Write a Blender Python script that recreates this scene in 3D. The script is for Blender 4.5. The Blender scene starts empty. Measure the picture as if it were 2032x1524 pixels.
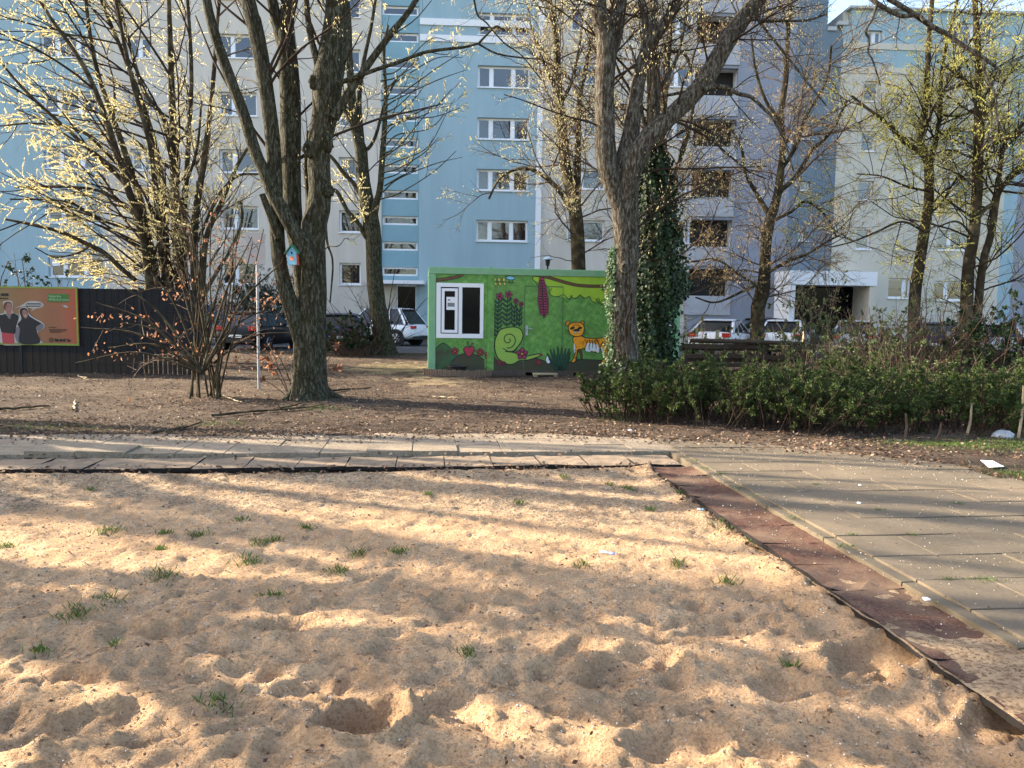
import bpy, bmesh, math, random
import numpy as np
from mathutils import Vector, Matrix
R = math.radians
random.seed(7); rng = np.random.default_rng(7)
scene = bpy.context.scene
col = scene.collection

# ------------------------------------------------------------------ camera
F, CX, CY, EYE = 1525.0, 1016.0, 762.0, 1.55
PITCH, ROLL = R(5.15), R(0.85)
cam_d = bpy.data.cameras.new('camera'); cam = bpy.data.objects.new('camera', cam_d); col.objects.link(cam)
cam_d.sensor_fit = 'HORIZONTAL'; cam_d.sensor_width = 36.0; cam_d.lens = 36.0*F/2032.0
cam_d.clip_start = 0.05; cam_d.clip_end = 3000
_fwd = Vector((0, math.cos(PITCH), -math.sin(PITCH))); _up = Vector((0, math.sin(PITCH), math.cos(PITCH))); _rt = Vector((1, 0, 0))
_r2 = _rt*math.cos(ROLL) + _up*math.sin(ROLL); _u2 = _up*math.cos(ROLL) - _rt*math.sin(ROLL)
_m = Matrix((( _r2.x, _u2.x, -_fwd.x, 0), (_r2.y, _u2.y, -_fwd.y, 0), (_r2.z, _u2.z, -_fwd.z, EYE), (0, 0, 0, 1)))
cam.matrix_world = _m
scene.camera = cam

# ------------------------------------------------------------------ sky, sun, exposure
SUN_EL, SUN_AZ = R(27), R(-72)          # azimuth from +Y, negative = to the left
w = bpy.data.worlds.new('World'); scene.world = w; w.use_nodes = True
nt = w.node_tree; nt.nodes.clear()
sk = nt.nodes.new('ShaderNodeTexSky'); sk.sky_type = 'NISHITA'; sk.sun_disc = False
sk.sun_elevation = SUN_EL; sk.sun_rotation = SUN_AZ; sk.air_density = 1.0; sk.dust_density = 2.2; sk.ozone_density = 1.0
bg = nt.nodes.new('ShaderNodeBackground'); bg.inputs['Strength'].default_value = 0.15
ow = nt.nodes.new('ShaderNodeOutputWorld'); nt.links.new(sk.outputs[0], bg.inputs[0]); nt.links.new(bg.outputs[0], ow.inputs[0])
sd = bpy.data.lights.new('sun', 'SUN'); sun = bpy.data.objects.new('sun', sd); col.objects.link(sun)
sd.energy = 5.0; sd.angle = R(0.53); sd.color = (1.0, 0.88, 0.70)
_s = Vector((math.sin(SUN_AZ)*math.cos(SUN_EL), math.cos(SUN_AZ)*math.cos(SUN_EL), math.sin(SUN_EL)))
sun.rotation_euler = _s.to_track_quat('Z', 'Y').to_euler()
scene.view_settings.view_transform = 'Standard'; scene.view_settings.look = 'None'
scene.view_settings.exposure = 2.0; scene.view_settings.gamma = 1.0; scene.view_settings.use_curve_mapping = False
try:
    scene.cycles.max_bounces = 6; scene.cycles.transparent_max_bounces = 12
except Exception: pass

# ------------------------------------------------------------------ survey helpers: a photo direction met with a real plane
def ray(px, py):
    x = (px-CX)/F; y = -(py-CY)/F
    c, s = math.cos(ROLL), math.sin(ROLL)
    x, y = c*x - s*y, s*x + c*y
    cp, sp = math.cos(PITCH), math.sin(PITCH)
    return (x, cp + y*sp, -sp + y*cp)
def gnd(px, py, z=0.0):
    r = ray(px, py); t = (z-EYE)/r[2]; return (r[0]*t, r[1]*t)
def at(px, py, Y):
    r = ray(px, py); t = Y/r[1]; return (r[0]*t, Y, EYE + r[2]*t)

# ------------------------------------------------------------------ objects
def tag(o, label=None, cat=None, group=None, kind=None):
    if label: o['label'] = label
    if cat: o['category'] = cat
    if group: o['group'] = group
    if kind: o['kind'] = kind
    return o
def empty(name, loc=(0, 0, 0), rz=0.0, label=None, cat=None, group=None, kind=None):
    o = bpy.data.objects.new(name, None); col.objects.link(o); o.location = loc; o.rotation_euler = (0, 0, rz)
    o.empty_display_size = 0.2
    return tag(o, label, cat, group, kind)
def link(name, me, parent=None, loc=(0, 0, 0), rot=(0, 0, 0)):
    o = bpy.data.objects.new(name, me); col.objects.link(o); o.location = loc; o.rotation_euler = rot
    if parent is not None: o.parent = parent
    return o
def np_mesh(name, V, faces_flat, nper, mats, mat_idx=None, smooth=False):
    """V (n,3); faces_flat (m, nper)"""
    me = bpy.data.meshes.new(name)
    V = np.asarray(V, dtype=np.float32); Fc = np.asarray(faces_flat, dtype=np.int32).reshape(-1, nper)
    me.vertices.add(len(V)); me.vertices.foreach_set('co', V.ravel())
    me.loops.add(Fc.size); me.loops.foreach_set('vertex_index', Fc.ravel())
    me.polygons.add(len(Fc)); me.polygons.foreach_set('loop_start', np.arange(0, Fc.size, nper, dtype=np.int32))
    try: me.polygons.foreach_set('loop_total', np.full(len(Fc), nper, dtype=np.int32))
    except Exception: pass
    for m in (mats if isinstance(mats, (list, tuple)) else [mats]): me.materials.append(m)
    if mat_idx is not None: me.polygons.foreach_set('material_index', np.asarray(mat_idx, dtype=np.int32))
    if smooth: me.polygons.foreach_set('use_smooth', np.ones(len(Fc), dtype=bool))
    me.update(calc_edges=True); me.validate()
    return me
class MB:
    """collects polygons of any size into one mesh"""
    def __init__(s): s.v = []; s.f = []; s.m = []
    def poly(s, pts, m=0):
        b = len(s.v); s.v += [tuple(p) for p in pts]; s.f.append(tuple(range(b, b+len(pts)))); s.m.append(m); return s
    def box(s, x0, x1, y0, y1, z0, z1, m=0, M=None):
        b = len(s.v)
        P = [(x0,y0,z0),(x1,y0,z0),(x1,y1,z0),(x0,y1,z0),(x0,y0,z1),(x1,y0,z1),(x1,y1,z1),(x0,y1,z1)]
        if M is not None: P = [tuple(M @ Vector(p)) for p in P]
        s.v += P
        for q in ((0,3,2,1),(4,5,6,7),(0,1,5,4),(1,2,6,5),(2,3,7,6),(3,0,4,7)): s.f.append(tuple(b+i for i in q)); s.m.append(m)
        return s
    def cyl(s, p0, p1, r0, r1, n=10, m=0, caps=True):
        p0 = Vector(p0); p1 = Vector(p1); d = (p1-p0).normalized()
        a = d.orthogonal().normalized(); c = d.cross(a); b = len(s.v)
        for p, r in ((p0, r0), (p1, r1)):
            for i in range(n):
                t = 2*math.pi*i/n; s.v.append(tuple(p + a*(r*math.cos(t)) + c*(r*math.sin(t))))
        for i in range(n):
            j = (i+1) % n; s.f.append((b+i, b+j, b+n+j, b+n+i)); s.m.append(m)
        if caps:
            s.f.append(tuple(b+i for i in range(n-1, -1, -1))); s.m.append(m)
            s.f.append(tuple(b+n+i for i in range(n))); s.m.append(m)
        return s
    def mesh(s, name, mats, smooth=False):
        me = bpy.data.meshes.new(name); me.from_pydata(s.v, [], s.f)
        for q in (mats if isinstance(mats, (list, tuple)) else [mats]): me.materials.append(q)
        me.polygons.foreach_set('material_index', s.m)
        if smooth: me.polygons.foreach_set('use_smooth', [True]*len(s.f))
        me.update(); return me
    def build(s, name, mats, parent=None, loc=(0,0,0), rot=(0,0,0), smooth=False, bevel=0):
        o = link(name, s.mesh(name, mats, smooth), parent, loc, rot)
        if bevel:
            bv = o.modifiers.new('bevel', 'BEVEL'); bv.width = bevel; bv.segments = 2; bv.limit_method = 'ANGLE'
        return o

# ------------------------------------------------------------------ materials
def mat(name, base, rough=0.8, metal=0.0, spec=0.3, var=None, vscale=6.0, bump=0.0, bscale=40.0, var2=None, v2scale=1.0,
        stretch=None, island=None, transl=0.0, coords='Object', v2fac=0.6, speck=None, sscale=120, spfac=.75, mott=None, mscale=14, dist=0.02, cutoff=(0.35, 0.65), alpha=None):
    m = bpy.data.materials.new(name); m.use_nodes = True; n = m.node_tree; N = n.nodes; L = n.links
    bs = N['Principled BSDF']; out = N['Material Output']
    bs.inputs['Roughness'].default_value = rough; bs.inputs['Metallic'].default_value = metal
    bs.inputs['Specular IOR Level'].default_value = spec
    def rgb(c): return (c[0], c[1], c[2], 1)
    tc = N.new('ShaderNodeTexCoord'); vec = tc.outputs[coords] if coords != 'World' else N.new('ShaderNodeNewGeometry').outputs['Position']
    if stretch:
        mp = N.new('ShaderNodeMapping'); mp.inputs['Scale'].default_value = stretch; L.new(vec, mp.inputs[0]); vec = mp.outputs[0]
    cur = None
    if island:
        ge = N.new('ShaderNodeNewGeometry'); cr = N.new('ShaderNodeValToRGB'); L.new(ge.outputs['Random Per Island'], cr.inputs[0])
        els = cr.color_ramp.elements
        els[0].color = rgb(island[0]); els[1].color = rgb(island[-1])
        for i, c in enumerate(island[1:-1]): e = els.new((i+1)/(len(island)-1)); e.color = rgb(c)
        cur = cr.outputs[0]
    def mix(c1, c2, fac, cols):
        mx = N.new('ShaderNodeMix'); mx.data_type = 'RGBA'
        L.new(fac, mx.inputs[0])
        if c1 is None: mx.inputs[6].default_value = rgb(cols)
        else: L.new(c1, mx.inputs[6])
        mx.inputs[7].default_value = rgb(c2); return mx.outputs[2]
    if var:
        nz = N.new('ShaderNodeTexNoise'); nz.inputs['Scale'].default_value = vscale; nz.inputs['Detail'].default_value = 6; nz.inputs['Roughness'].default_value = .65
        L.new(vec, nz.inputs[0]); mr = N.new('ShaderNodeMapRange'); mr.inputs[1].default_value = cutoff[0]; mr.inputs[2].default_value = cutoff[1]
        L.new(nz.outputs[0], mr.inputs[0]); cur = mix(cur, var, mr.outputs[0], base)
    if var2:
        nz = N.new('ShaderNodeTexNoise'); nz.inputs['Scale'].default_value = v2scale; nz.inputs['Detail'].default_value = 5
        L.new(vec, nz.inputs[0]); mr = N.new('ShaderNodeMapRange'); mr.inputs[1].default_value = .45; mr.inputs[2].default_value = .68; mr.inputs[4].default_value = v2fac
        L.new(nz.outputs[0], mr.inputs[0]); cur = mix(cur, var2, mr.outputs[0], base)
    if mott:
        nz = N.new('ShaderNodeTexNoise'); nz.inputs['Scale'].default_value = mscale; nz.inputs['Detail'].default_value = 8; nz.inputs['Roughness'].default_value = .75
        L.new(vec, nz.inputs[0]); mr = N.new('ShaderNodeMapRange'); mr.inputs[1].default_value = .47; mr.inputs[2].default_value = .60; mr.inputs[4].default_value = .8
        L.new(nz.outputs[0], mr.inputs[0]); cur = mix(cur, mott, mr.outputs[0], base)
    if speck:
        nz = N.new('ShaderNodeTexNoise'); nz.inputs['Scale'].default_value = sscale; nz.inputs['Detail'].default_value = 3; nz.inputs['Roughness'].default_value = .8
        L.new(vec, nz.inputs[0]); mr = N.new('ShaderNodeMapRange'); mr.inputs[1].default_value = .50; mr.inputs[2].default_value = .60; mr.inputs[4].default_value = spfac
        L.new(nz.outputs[0], mr.inputs[0]); cur = mix(cur, speck, mr.outputs[0], base)
    if cur is None: bs.inputs['Base Color'].default_value = rgb(base)
    else: L.new(cur, bs.inputs['Base Color'])
    if bump:
        nb = N.new('ShaderNodeTexNoise'); nb.inputs['Scale'].default_value = bscale; nb.inputs['Detail'].default_value = 8; nb.inputs['Roughness'].default_value = .7
        L.new(vec, nb.inputs[0]); bp = N.new('ShaderNodeBump'); bp.inputs['Strength'].default_value = bump; bp.inputs['Distance'].default_value = dist
        L.new(nb.outputs[0], bp.inputs['Height']); L.new(bp.outputs[0], bs.inputs['Normal'])
    if transl:
        tr = N.new('ShaderNodeBsdfTranslucent'); ms = N.new('ShaderNodeMixShader'); ms.inputs[0].default_value = transl
        if cur is None: tr.inputs[0].default_value = rgb(base)
        else: L.new(cur, tr.inputs[0])
        L.new(bs.outputs[0], ms.inputs[1]); L.new(tr.outputs[0], ms.inputs[2]); L.new(ms.outputs[0], out.inputs[0])
    return m
def glass_mat(name, tint=(.02, .025, .03), through=0.35, rough=0.02, ior=1.6, spec=.5):
    m = bpy.data.materials.new(name); m.use_nodes = True; n = m.node_tree; N = n.nodes; L = n.links
    bs = N['Principled BSDF']; bs.inputs['Base Color'].default_value = (*tint, 1); bs.inputs['Roughness'].default_value = rough
    bs.inputs['Specular IOR Level'].default_value = spec; bs.inputs['IOR'].default_value = ior
    tr = N.new('ShaderNodeBsdfTransparent'); ms = N.new('ShaderNodeMixShader'); ms.inputs[0].default_value = through
    L.new(bs.outputs[0], ms.inputs[1]); L.new(tr.outputs[0], ms.inputs[2]); L.new(ms.outputs[0], N['Material Output'].inputs[0])
    return m

# ------------------------------------------------------------------ numpy noise
def vnoise(x, y, seed=0):
    xi = np.floor(x).astype(np.int64); yi = np.floor(y).astype(np.int64); fx = x-xi; fy = y-yi
    fx = fx*fx*(3-2*fx); fy = fy*fy*(3-2*fy)
    def h(a, b):
        n = (a*374761393 + b*668265263 + seed*974634777) & 0xffffffff
        n = ((n ^ (n >> 13))*1274126177) & 0xffffffff
        return ((n ^ (n >> 16)) & 0xffff)/65535.0
    return (h(xi, yi)*(1-fx)+h(xi+1, yi)*fx)*(1-fy) + (h(xi, yi+1)*(1-fx)+h(xi+1, yi+1)*fx)*fy
def fbm(x, y, oct=4, seed=0):
    s = 0; a = .5
    for i in range(oct): s = s + a*(vnoise(x, y, seed+i)-.5); x = x*2.03+11.3; y = y*2.03+5.1; a *= .5
    return s

# ------------------------------------------------------------------ tubes and branching, whole levels at a time
def norm(v): return v/np.maximum(np.linalg.norm(v, axis=-1, keepdims=True), 1e-9)
def tubes(P, Rr, sides, bumpy=0.0):
    """P (N,k,3), Rr (N,k) -> verts, quads"""
    N_, k, _ = P.shape
    T = np.empty_like(P); T[:, 1:-1] = P[:, 2:]-P[:, :-2]; T[:, 0] = P[:, 1]-P[:, 0]; T[:, -1] = P[:, -1]-P[:, -2]; T = norm(T)
    ref = rng.normal(size=(N_, 1, 3)); ref = ref - (ref*T[:, :1]).sum(-1, keepdims=True)*T[:, :1]; ref = norm(ref)
    A = ref - (ref*T).sum(-1, keepdims=True)*T; A = norm(A); B = np.cross(T, A)
    ang = np.linspace(0, 2*np.pi, sides, endpoint=False)
    rr = Rr[:, :, None]*np.ones(sides)[None, None]
    if bumpy:
        ph = rng.uniform(0, 6.28, (N_, 1, 1)); kk = np.arange(k)[None, :, None]
        rr = rr*(1 + bumpy*(.5*np.sin(3*ang[None, None]+ph+kk*.13) + .35*np.sin(5*ang[None, None]+ph*2+kk*.31) + .35*np.sin(2*ang[None, None]+kk*.55+ph) + .3*rng.normal(size=(N_, k, sides))))
    V = P[:, :, None, :] + rr[..., None]*(np.cos(ang)[None, None, :, None]*A[:, :, None, :] + np.sin(ang)[None, None, :, None]*B[:, :, None, :])
    V = V.reshape(-1, 3)
    base = (np.arange(N_)*k*sides)[:, None, None] + (np.arange(k-1)*sides)[None, :, None]
    i = np.arange(sides)[None, None, :]; j = (i+1) % sides
    Q = np.stack([base+i, base+j, base+sides+j, base+sides+i], -1).reshape(-1, 4)
    return V, Q
def merge(parts):
    V = []; Q = []; o = 0
    for v, q in parts: V.append(v); Q.append(q+o); o += len(v)
    return np.concatenate(V), np.concatenate(Q)
def resample(pts, rad, n):
    """Catmull-Rom through control points"""
    p = np.array(pts, float); r = np.array(rad, float); m = len(p)
    pe = np.vstack([2*p[0]-p[1], p, 2*p[-1]-p[-2]]); u = np.linspace(0, m-1-1e-6, n); i = u.astype(int); t = (u-i)[:, None]
    p0, p1, p2, p3 = pe[i], pe[i+1], pe[i+2], pe[i+3]
    out = .5*((2*p1) + (-p0+p2)*t + (2*p0-5*p1+4*p2-p3)*t*t + (-p0+3*p1-3*p2+p3)*t**3)
    return out, np.interp(u, np.arange(m), r)
def spawn(P, Rr, per_m, ang=(30, 60), lfac=(.35, .6), lmin=.15, lmax=9, t0=.2, k=5, wander=.12, bias=(0, 0, .15), rfac=.55, rmin=.004, rend=.4, taper_len=.6, abs_len=None):
    """children of every parent polyline; returns P2 (M,k,3), R2 (M,k)"""
    N_, kp, _ = P.shape
    seg = np.linalg.norm(P[:, 1:]-P[:, :-1], axis=-1); Lp = seg.sum(1)
    cnt = rng.poisson(np.maximum(Lp*(1-t0)*per_m, 0.01)); idx = np.repeat(np.arange(N_), cnt); M = len(idx)
    if M == 0: return np.zeros((0, k, 3)), np.zeros((0, k))
    t = t0 + (1-t0)*rng.random(M); u = t*(kp-1)*.9999; i = u.astype(int); f = (u-i)[:, None]
    p = P[idx, i]*(1-f)+P[idx, i+1]*f; r = Rr[idx, i]*(1-f[:, 0])+Rr[idx, i+1]*f[:, 0]
    T = norm(P[idx, i+1]-P[idx, i])
    a = rng.normal(size=(M, 3)); a = norm(a-(a*T).sum(1, keepdims=True)*T)
    th = np.radians(rng.uniform(ang[0], ang[1], M))[:, None]
    d = norm(T*np.cos(th)+a*np.sin(th) + np.array(bias)[None])
    if abs_len is None: L = np.clip(Lp[idx]*rng.uniform(lfac[0], lfac[1], M)*(1-taper_len*t), lmin, lmax)
    else: L = rng.uniform(abs_len[0], abs_len[1], M)
    r0 = np.maximum(np.minimum(r*rfac, .005+L*.0085), rmin)
    P2 = np.zeros((M, k, 3)); P2[:, 0] = p; cur = d
    for q in range(1, k):
        cur = norm(cur + rng.normal(size=(M, 3))*wander + np.array(bias)[None]*.35)
        P2[:, q] = P2[:, q-1] + cur*(L/(k-1))[:, None]
    R2 = r0[:, None]*np.linspace(1, rend, k)[None]; R2 = np.maximum(R2, rmin*.8)
    return P2, R2
def sample_on(P, n):
    N_, kp, _ = P.shape; idx = rng.integers(0, N_, n); u = (.15+.85*rng.random(n))*(kp-1)*.9999; i = u.astype(int); f = (u-i)[:, None]
    return P[idx, i]*(1-f)+P[idx, i+1]*f, norm(P[idx, i+1]-P[idx, i])
def diamonds(C, D, L, W, droop=None):
    """flat diamond leaves: centre base C, axis D, length L, width W"""
    n = len(C); a = rng.normal(size=(n, 3)); a = norm(a-(a*D).sum(1, keepdims=True)*D)
    L = np.broadcast_to(np.asarray(L), (n,))[:, None]; W = np.broadcast_to(np.asarray(W), (n,))[:, None]
    V = np.stack([C, C+D*L*.45+a*W*.5, C+D*L, C+D*L*.45-a*W*.5], 1).reshape(-1, 3)
    return V, np.arange(4*n).reshape(-1, 4)
def leaves(C, D, Nn, L, W):
    """folded six-point leaf: two quads sharing the midrib"""
    n = len(C); S = norm(np.cross(D, Nn)); Nn = norm(np.cross(S, D)); L = np.broadcast_to(np.asarray(L), (n,))[:, None]; W = np.broadcast_to(np.asarray(W), (n,))[:, None]
    up = Nn*W*.22
    V = np.stack([C, C+D*L, C+D*L*.75+S*W*.38+up*.8, C+D*L*.28+S*W*.5+up, C+D*L*.28-S*W*.5+up, C+D*L*.75-S*W*.38+up*.8], 1).reshape(-1, 3)
    b = (np.arange(n)*6)[:, None]
    Q = np.concatenate([b+np.array([[0, 3, 2, 1]]), b+np.array([[0, 1, 5, 4]])], 1).reshape(-1, 4)
    return V, Q

# ================================================================== MATERIALS
M = {}
M['sand'] = mat('sand', (.70, .46, .262), .95, spec=.1, var=(.56, .35, .195), vscale=1.6, bump=1.0, bscale=38, dist=.045, var2=(.42, .275, .16), v2scale=.9, v2fac=.5, speck=(.32, .19, .10), sscale=70, mott=(.48, .295, .155), mscale=9)
M['sand_dirt'] = mat('sand_dirt', (.36, .245, .15), .95, spec=.1, var=(.66, .46, .275), vscale=2.4, bump=1.0, bscale=38, dist=.05, speck=(.12, .08, .055), sscale=45, mott=(.27, .175, .10), mscale=13)
M['soil'] = mat('soil', (.066, .045, .032), .95, spec=.1, var=(.125, .09, .064), vscale=1.6, bump=1.0, bscale=30, dist=.05, var2=(.27, .20, .135), v2scale=.45, v2fac=.45, mott=(.04, .028, .02), mscale=7, speck=(.03, .021, .016), sscale=40)
M['ground'] = mat('ground_far', (.16, .14, .09), .95, var=(.10, .12, .05), vscale=.6)
M['asphalt'] = mat('asphalt', (.06, .06, .062), .9, var=(.09, .088, .085), vscale=3, bump=.3, bscale=90)
M['slab'] = mat('slab', (.10, .080, .055), .9, spec=.15, var=(.135, .108, .075), vscale=2.2, bump=.6, bscale=60, dist=.008, var2=(.21, .155, .10), v2scale=.7, v2fac=.6, speck=(.20, .155, .105), sscale=38, spfac=.35, coords='World')
M['slab_light'] = mat('slab_light', (.19, .15, .105), .9, spec=.15, var=(.28, .215, .15), vscale=3, bump=.7, bscale=60, dist=.01, var2=(.12, .10, .07), v2scale=1.3, speck=(.34, .27, .19), sscale=50, coords='World')
M['kerb'] = mat('kerb', (.13, .10, .064), .9, var=(.10, .08, .052), vscale=8, bump=.5, bscale=80, dist=.004)
M['rubber_red'] = mat('rubber_red', (.060, .022, .016), .9, spec=.15, var=(.085, .040, .028), vscale=4, bump=.7, bscale=160, dist=.004, var2=(.22, .15, .095), v2scale=1.7, v2fac=.75, speck=(.20, .13, .08), sscale=55, spfac=.5, coords='World', mott=(.10, .06, .04), mscale=5)
M['rubber_grey'] = mat('rubber_grey', (.16, .12, .085), .9, spec=.15, coords='World', var=(.26, .19, .125), vscale=6, bump=.7, bscale=120, dist=.004)
M['pebble'] = mat('pebble', (.5, .45, .38), .8, island=[(.20, .15, .11), (.42, .34, .25), (.62, .52, .40), (.30, .24, .18), (.75, .70, .62)])
M['litter'] = mat('leaf_litter', (.3, .2, .1), .8, spec=.2, island=[(.05, .028, .018), (.14, .078, .045), (.09, .052, .034), (.26, .165, .10), (.07, .043, .03), (.10, .06, .04), (.42, .31, .21)], transl=.15)
M['grass'] = mat('grass', (.10, .20, .03), .7, island=[(.05, .10, .014), (.10, .17, .03), (.04, .075, .014), (.14, .16, .05)], transl=.35)
M['moss'] = mat('moss', (.14, .19, .04), .95, var=(.10, .12, .04), vscale=9, bump=.8, bscale=80)
M['bark'] = mat('bark', (.022, .016, .010), .9, spec=.12, var=(.026, .026, .009), vscale=3.0, bump=1.0, bscale=7, dist=.05, var2=(.075, .063, .040), v2scale=5, v2fac=.6, stretch=(3.2, 3.2, .9), speck=(.12, .12, .085), sscale=9)
M['bark_beech'] = mat('bark_beech', (.044, .029, .018), .9, spec=.12, var=(.034, .024, .014), vscale=2.4, bump=1.0, bscale=8, dist=.05, var2=(.17, .15, .12), v2scale=6, v2fac=.5, stretch=(3, 3, .8), speck=(.20, .19, .15), sscale=8)
M['bark_far'] = mat('bark_far', (.036, .026, .016), .9, spec=.1, var=(.03, .024, .014), vscale=3, bump=.6, bscale=14, var2=(.15, .12, .065), v2scale=4)
M['twig'] = mat('twig', (.030, .020, .015), .85, spec=.1, var=(.05, .034, .022), vscale=2)
M['twig_brown'] = mat('twig_brown', (.07, .044, .03), .85, spec=.15, var=(.12, .08, .055), vscale=2)
M['catkin'] = mat('catkin', (.6, .5, .2), .7, spec=.1, island=[(.84, .72, .34), (.76, .64, .30), (.88, .82, .50), (.68, .56, .28)], transl=.5)
M['catkin_green'] = mat('catkin_green', (.5, .52, .16), .7, spec=.1, island=[(.62, .60, .15), (.74, .66, .18), (.50, .50, .12), (.82, .70, .30)], transl=.5)
M['catkin_rust'] = mat('catkin_rust', (.5, .35, .2), .7, spec=.1, island=[(.56, .38, .20), (.72, .56, .26), (.46, .30, .17), (.80, .68, .32)], transl=.45)
M['dead_leaf'] = mat('dead_leaf', (.4, .22, .13), .75, spec=.2, island=[(.30, .13, .07), (.20, .085, .05), (.46, .25, .15), (.26, .12, .06)], transl=.4)
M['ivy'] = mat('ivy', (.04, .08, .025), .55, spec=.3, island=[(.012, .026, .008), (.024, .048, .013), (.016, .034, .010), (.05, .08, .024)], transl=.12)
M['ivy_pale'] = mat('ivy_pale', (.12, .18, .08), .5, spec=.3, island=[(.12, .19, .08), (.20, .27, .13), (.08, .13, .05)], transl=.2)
M['hedge'] = mat('hedge', (.05, .09, .02), .6, spec=.3, island=[(.024, .045, .010), (.055, .085, .016), (.018, .034, .009), (.10, .13, .026), (.034, .056, .013)], transl=.25)
M['shrub_green'] = mat('shrub_green', (.07, .12, .03), .5, spec=.35, island=[(.06, .085, .03), (.12, .15, .05), (.05, .07, .025), (.17, .18, .07)], transl=.3)
M['conifer'] = mat('conifer', (.02, .04, .02), .6, spec=.3, island=[(.018, .034, .018), (.03, .055, .028)], transl=.1)
M['wood_old'] = mat('wood_old', (.085, .056, .033), .9, var=(.05, .034, .022), vscale=6, bump=.6, bscale=30, stretch=(1, 1, 5))
M['wood_pale'] = mat('wood_pale', (.48, .37, .22), .85, var=(.36, .27, .16), vscale=6, bump=.4, bscale=30)
M['white'] = mat('white_plastic', (.78, .77, .78), .45, spec=.4)
M['pane'] = glass_mat('window_pane', (.015, .018, .025), .30, ior=2.2)
M['pane_dark'] = glass_mat('window_pane_dark', (.006, .007, .008), .03, ior=1.45, spec=.12)
M['interior'] = mat('interior', (.035, .033, .032), .95)
M['curtain'] = mat('curtain', (.42, .41, .42), .9, transl=.2)
M['blind'] = mat('blind', (.55, .53, .50), .9)
M['metal_grey'] = mat('metal_grey', (.42, .43, .45), .5, metal=.4, var=(.33, .33, .35), vscale=20)
M['black'] = mat('black_plastic', (.018, .018, .020), .5)

# ================================================================== GROUND
TH = R(6.5); UX, UY = math.cos(TH), math.sin(TH); CX0, CY0 = 1.45, 7.92
def st(x, y): dx = x-CX0; dy = y-CY0; return dx*UX+dy*UY, -dx*UY+dy*UX
def xy(s, t): return CX0+s*UX-t*UY, CY0+s*UY+t*UX
BX = [-30, -9, -6.06, -3.14, -.8, -.09, 1.5, 2.93, 3.8, 4.6, 5.0, 6.2, 9, 30]; BY = [8.6, 8.7, 9.0, 9.2, 9.55, 9.72, 9.6, 9.15, 8.75, 8.15, 7.2, 6.3, 5, 2]
def yb(x): return np.interp(x, BX, BY)
def floor_z(x, y):
    x = np.asarray(x, float); y = np.asarray(y, float)
    d = y - yb(x) + .35*fbm(x*1.3, y*1.3, 3, 5)
    ramp = np.clip(d/.35+.5, 0, 1); ramp = ramp*ramp*(3-2*ramp)
    z = -.06 + ramp*(.105 + .10*fbm(x*.45, y*.45, 3, 9) + .05*fbm(x*2.1, y*2.1, 4, 3) + .03*fbm(x*9, y*9, 3, 4))
    return z
def grid_mesh(name, xs, ys, zf, mats, keep=None, midx=None):
    X, Y = np.meshgrid(xs, ys); Z = zf(X, Y); V = np.stack([X, Y, Z], -1).reshape(-1, 3); nx, ny = len(xs), len(ys)
    i, j = np.meshgrid(np.arange(nx-1), np.arange(ny-1)); a = (j*nx+i).ravel(); Q = np.stack([a, a+1, a+1+nx, a+nx], 1)
    if keep is not None:
        c = V[Q].mean(1); k = keep(c[:, 0], c[:, 1]); Q = Q[k]
        used = np.unique(Q); mp = np.full(len(V), -1); mp[used] = np.arange(len(used)); V = V[used]; Q = mp[Q]
    mi = None
    if midx is not None: c = V[Q].mean(1); mi = midx(c[:, 0], c[:, 1])
    return np_mesh(name, V, Q, 4, mats, mi, smooth=True)

big = MB()
big.poly([(-900, -300, -.30), (900, -300, -.30), (900, 1500, -.30), (-900, 1500, -.30)])
tag(big.build('ground', M['ground']), kind='structure')

fxs = np.arange(-19, 19.01, .13); fys = np.concatenate([np.arange(5.5, 14, .08), np.arange(14, 29.2, .18)])
M['bare_earth'] = mat('bare_earth', (.15, .108, .068), .95, spec=.1, var=(.34, .26, .145), vscale=1.3, bump=1.0, bscale=30, dist=.05, mott=(.10, .07, .045), mscale=6, speck=(.06, .04, .03), sscale=40)
def patch(x, y):
    c_ = ((x+3.0)/1.5)**2 + ((y-21.3)/2.2)**2; e_ = ((x+1.6)/.8)**2+((y-17.2)/1.2)**2; q_ = ((x-7.6)/1.4)**2+((y-8.0)/.9)**2
    return (np.minimum(np.minimum(c_, e_), q_) + 3.2*fbm(x*2.6, y*2.2, 5, 71)) < 1.0
me = grid_mesh('forest_floor', fxs, fys, floor_z, [M['soil'], M['bare_earth']], keep=lambda x, y: y > yb(x)-.9, midx=lambda x, y: patch(x, y).astype(int))
ff = tag(link('forest_floor', me), kind='structure')

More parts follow.
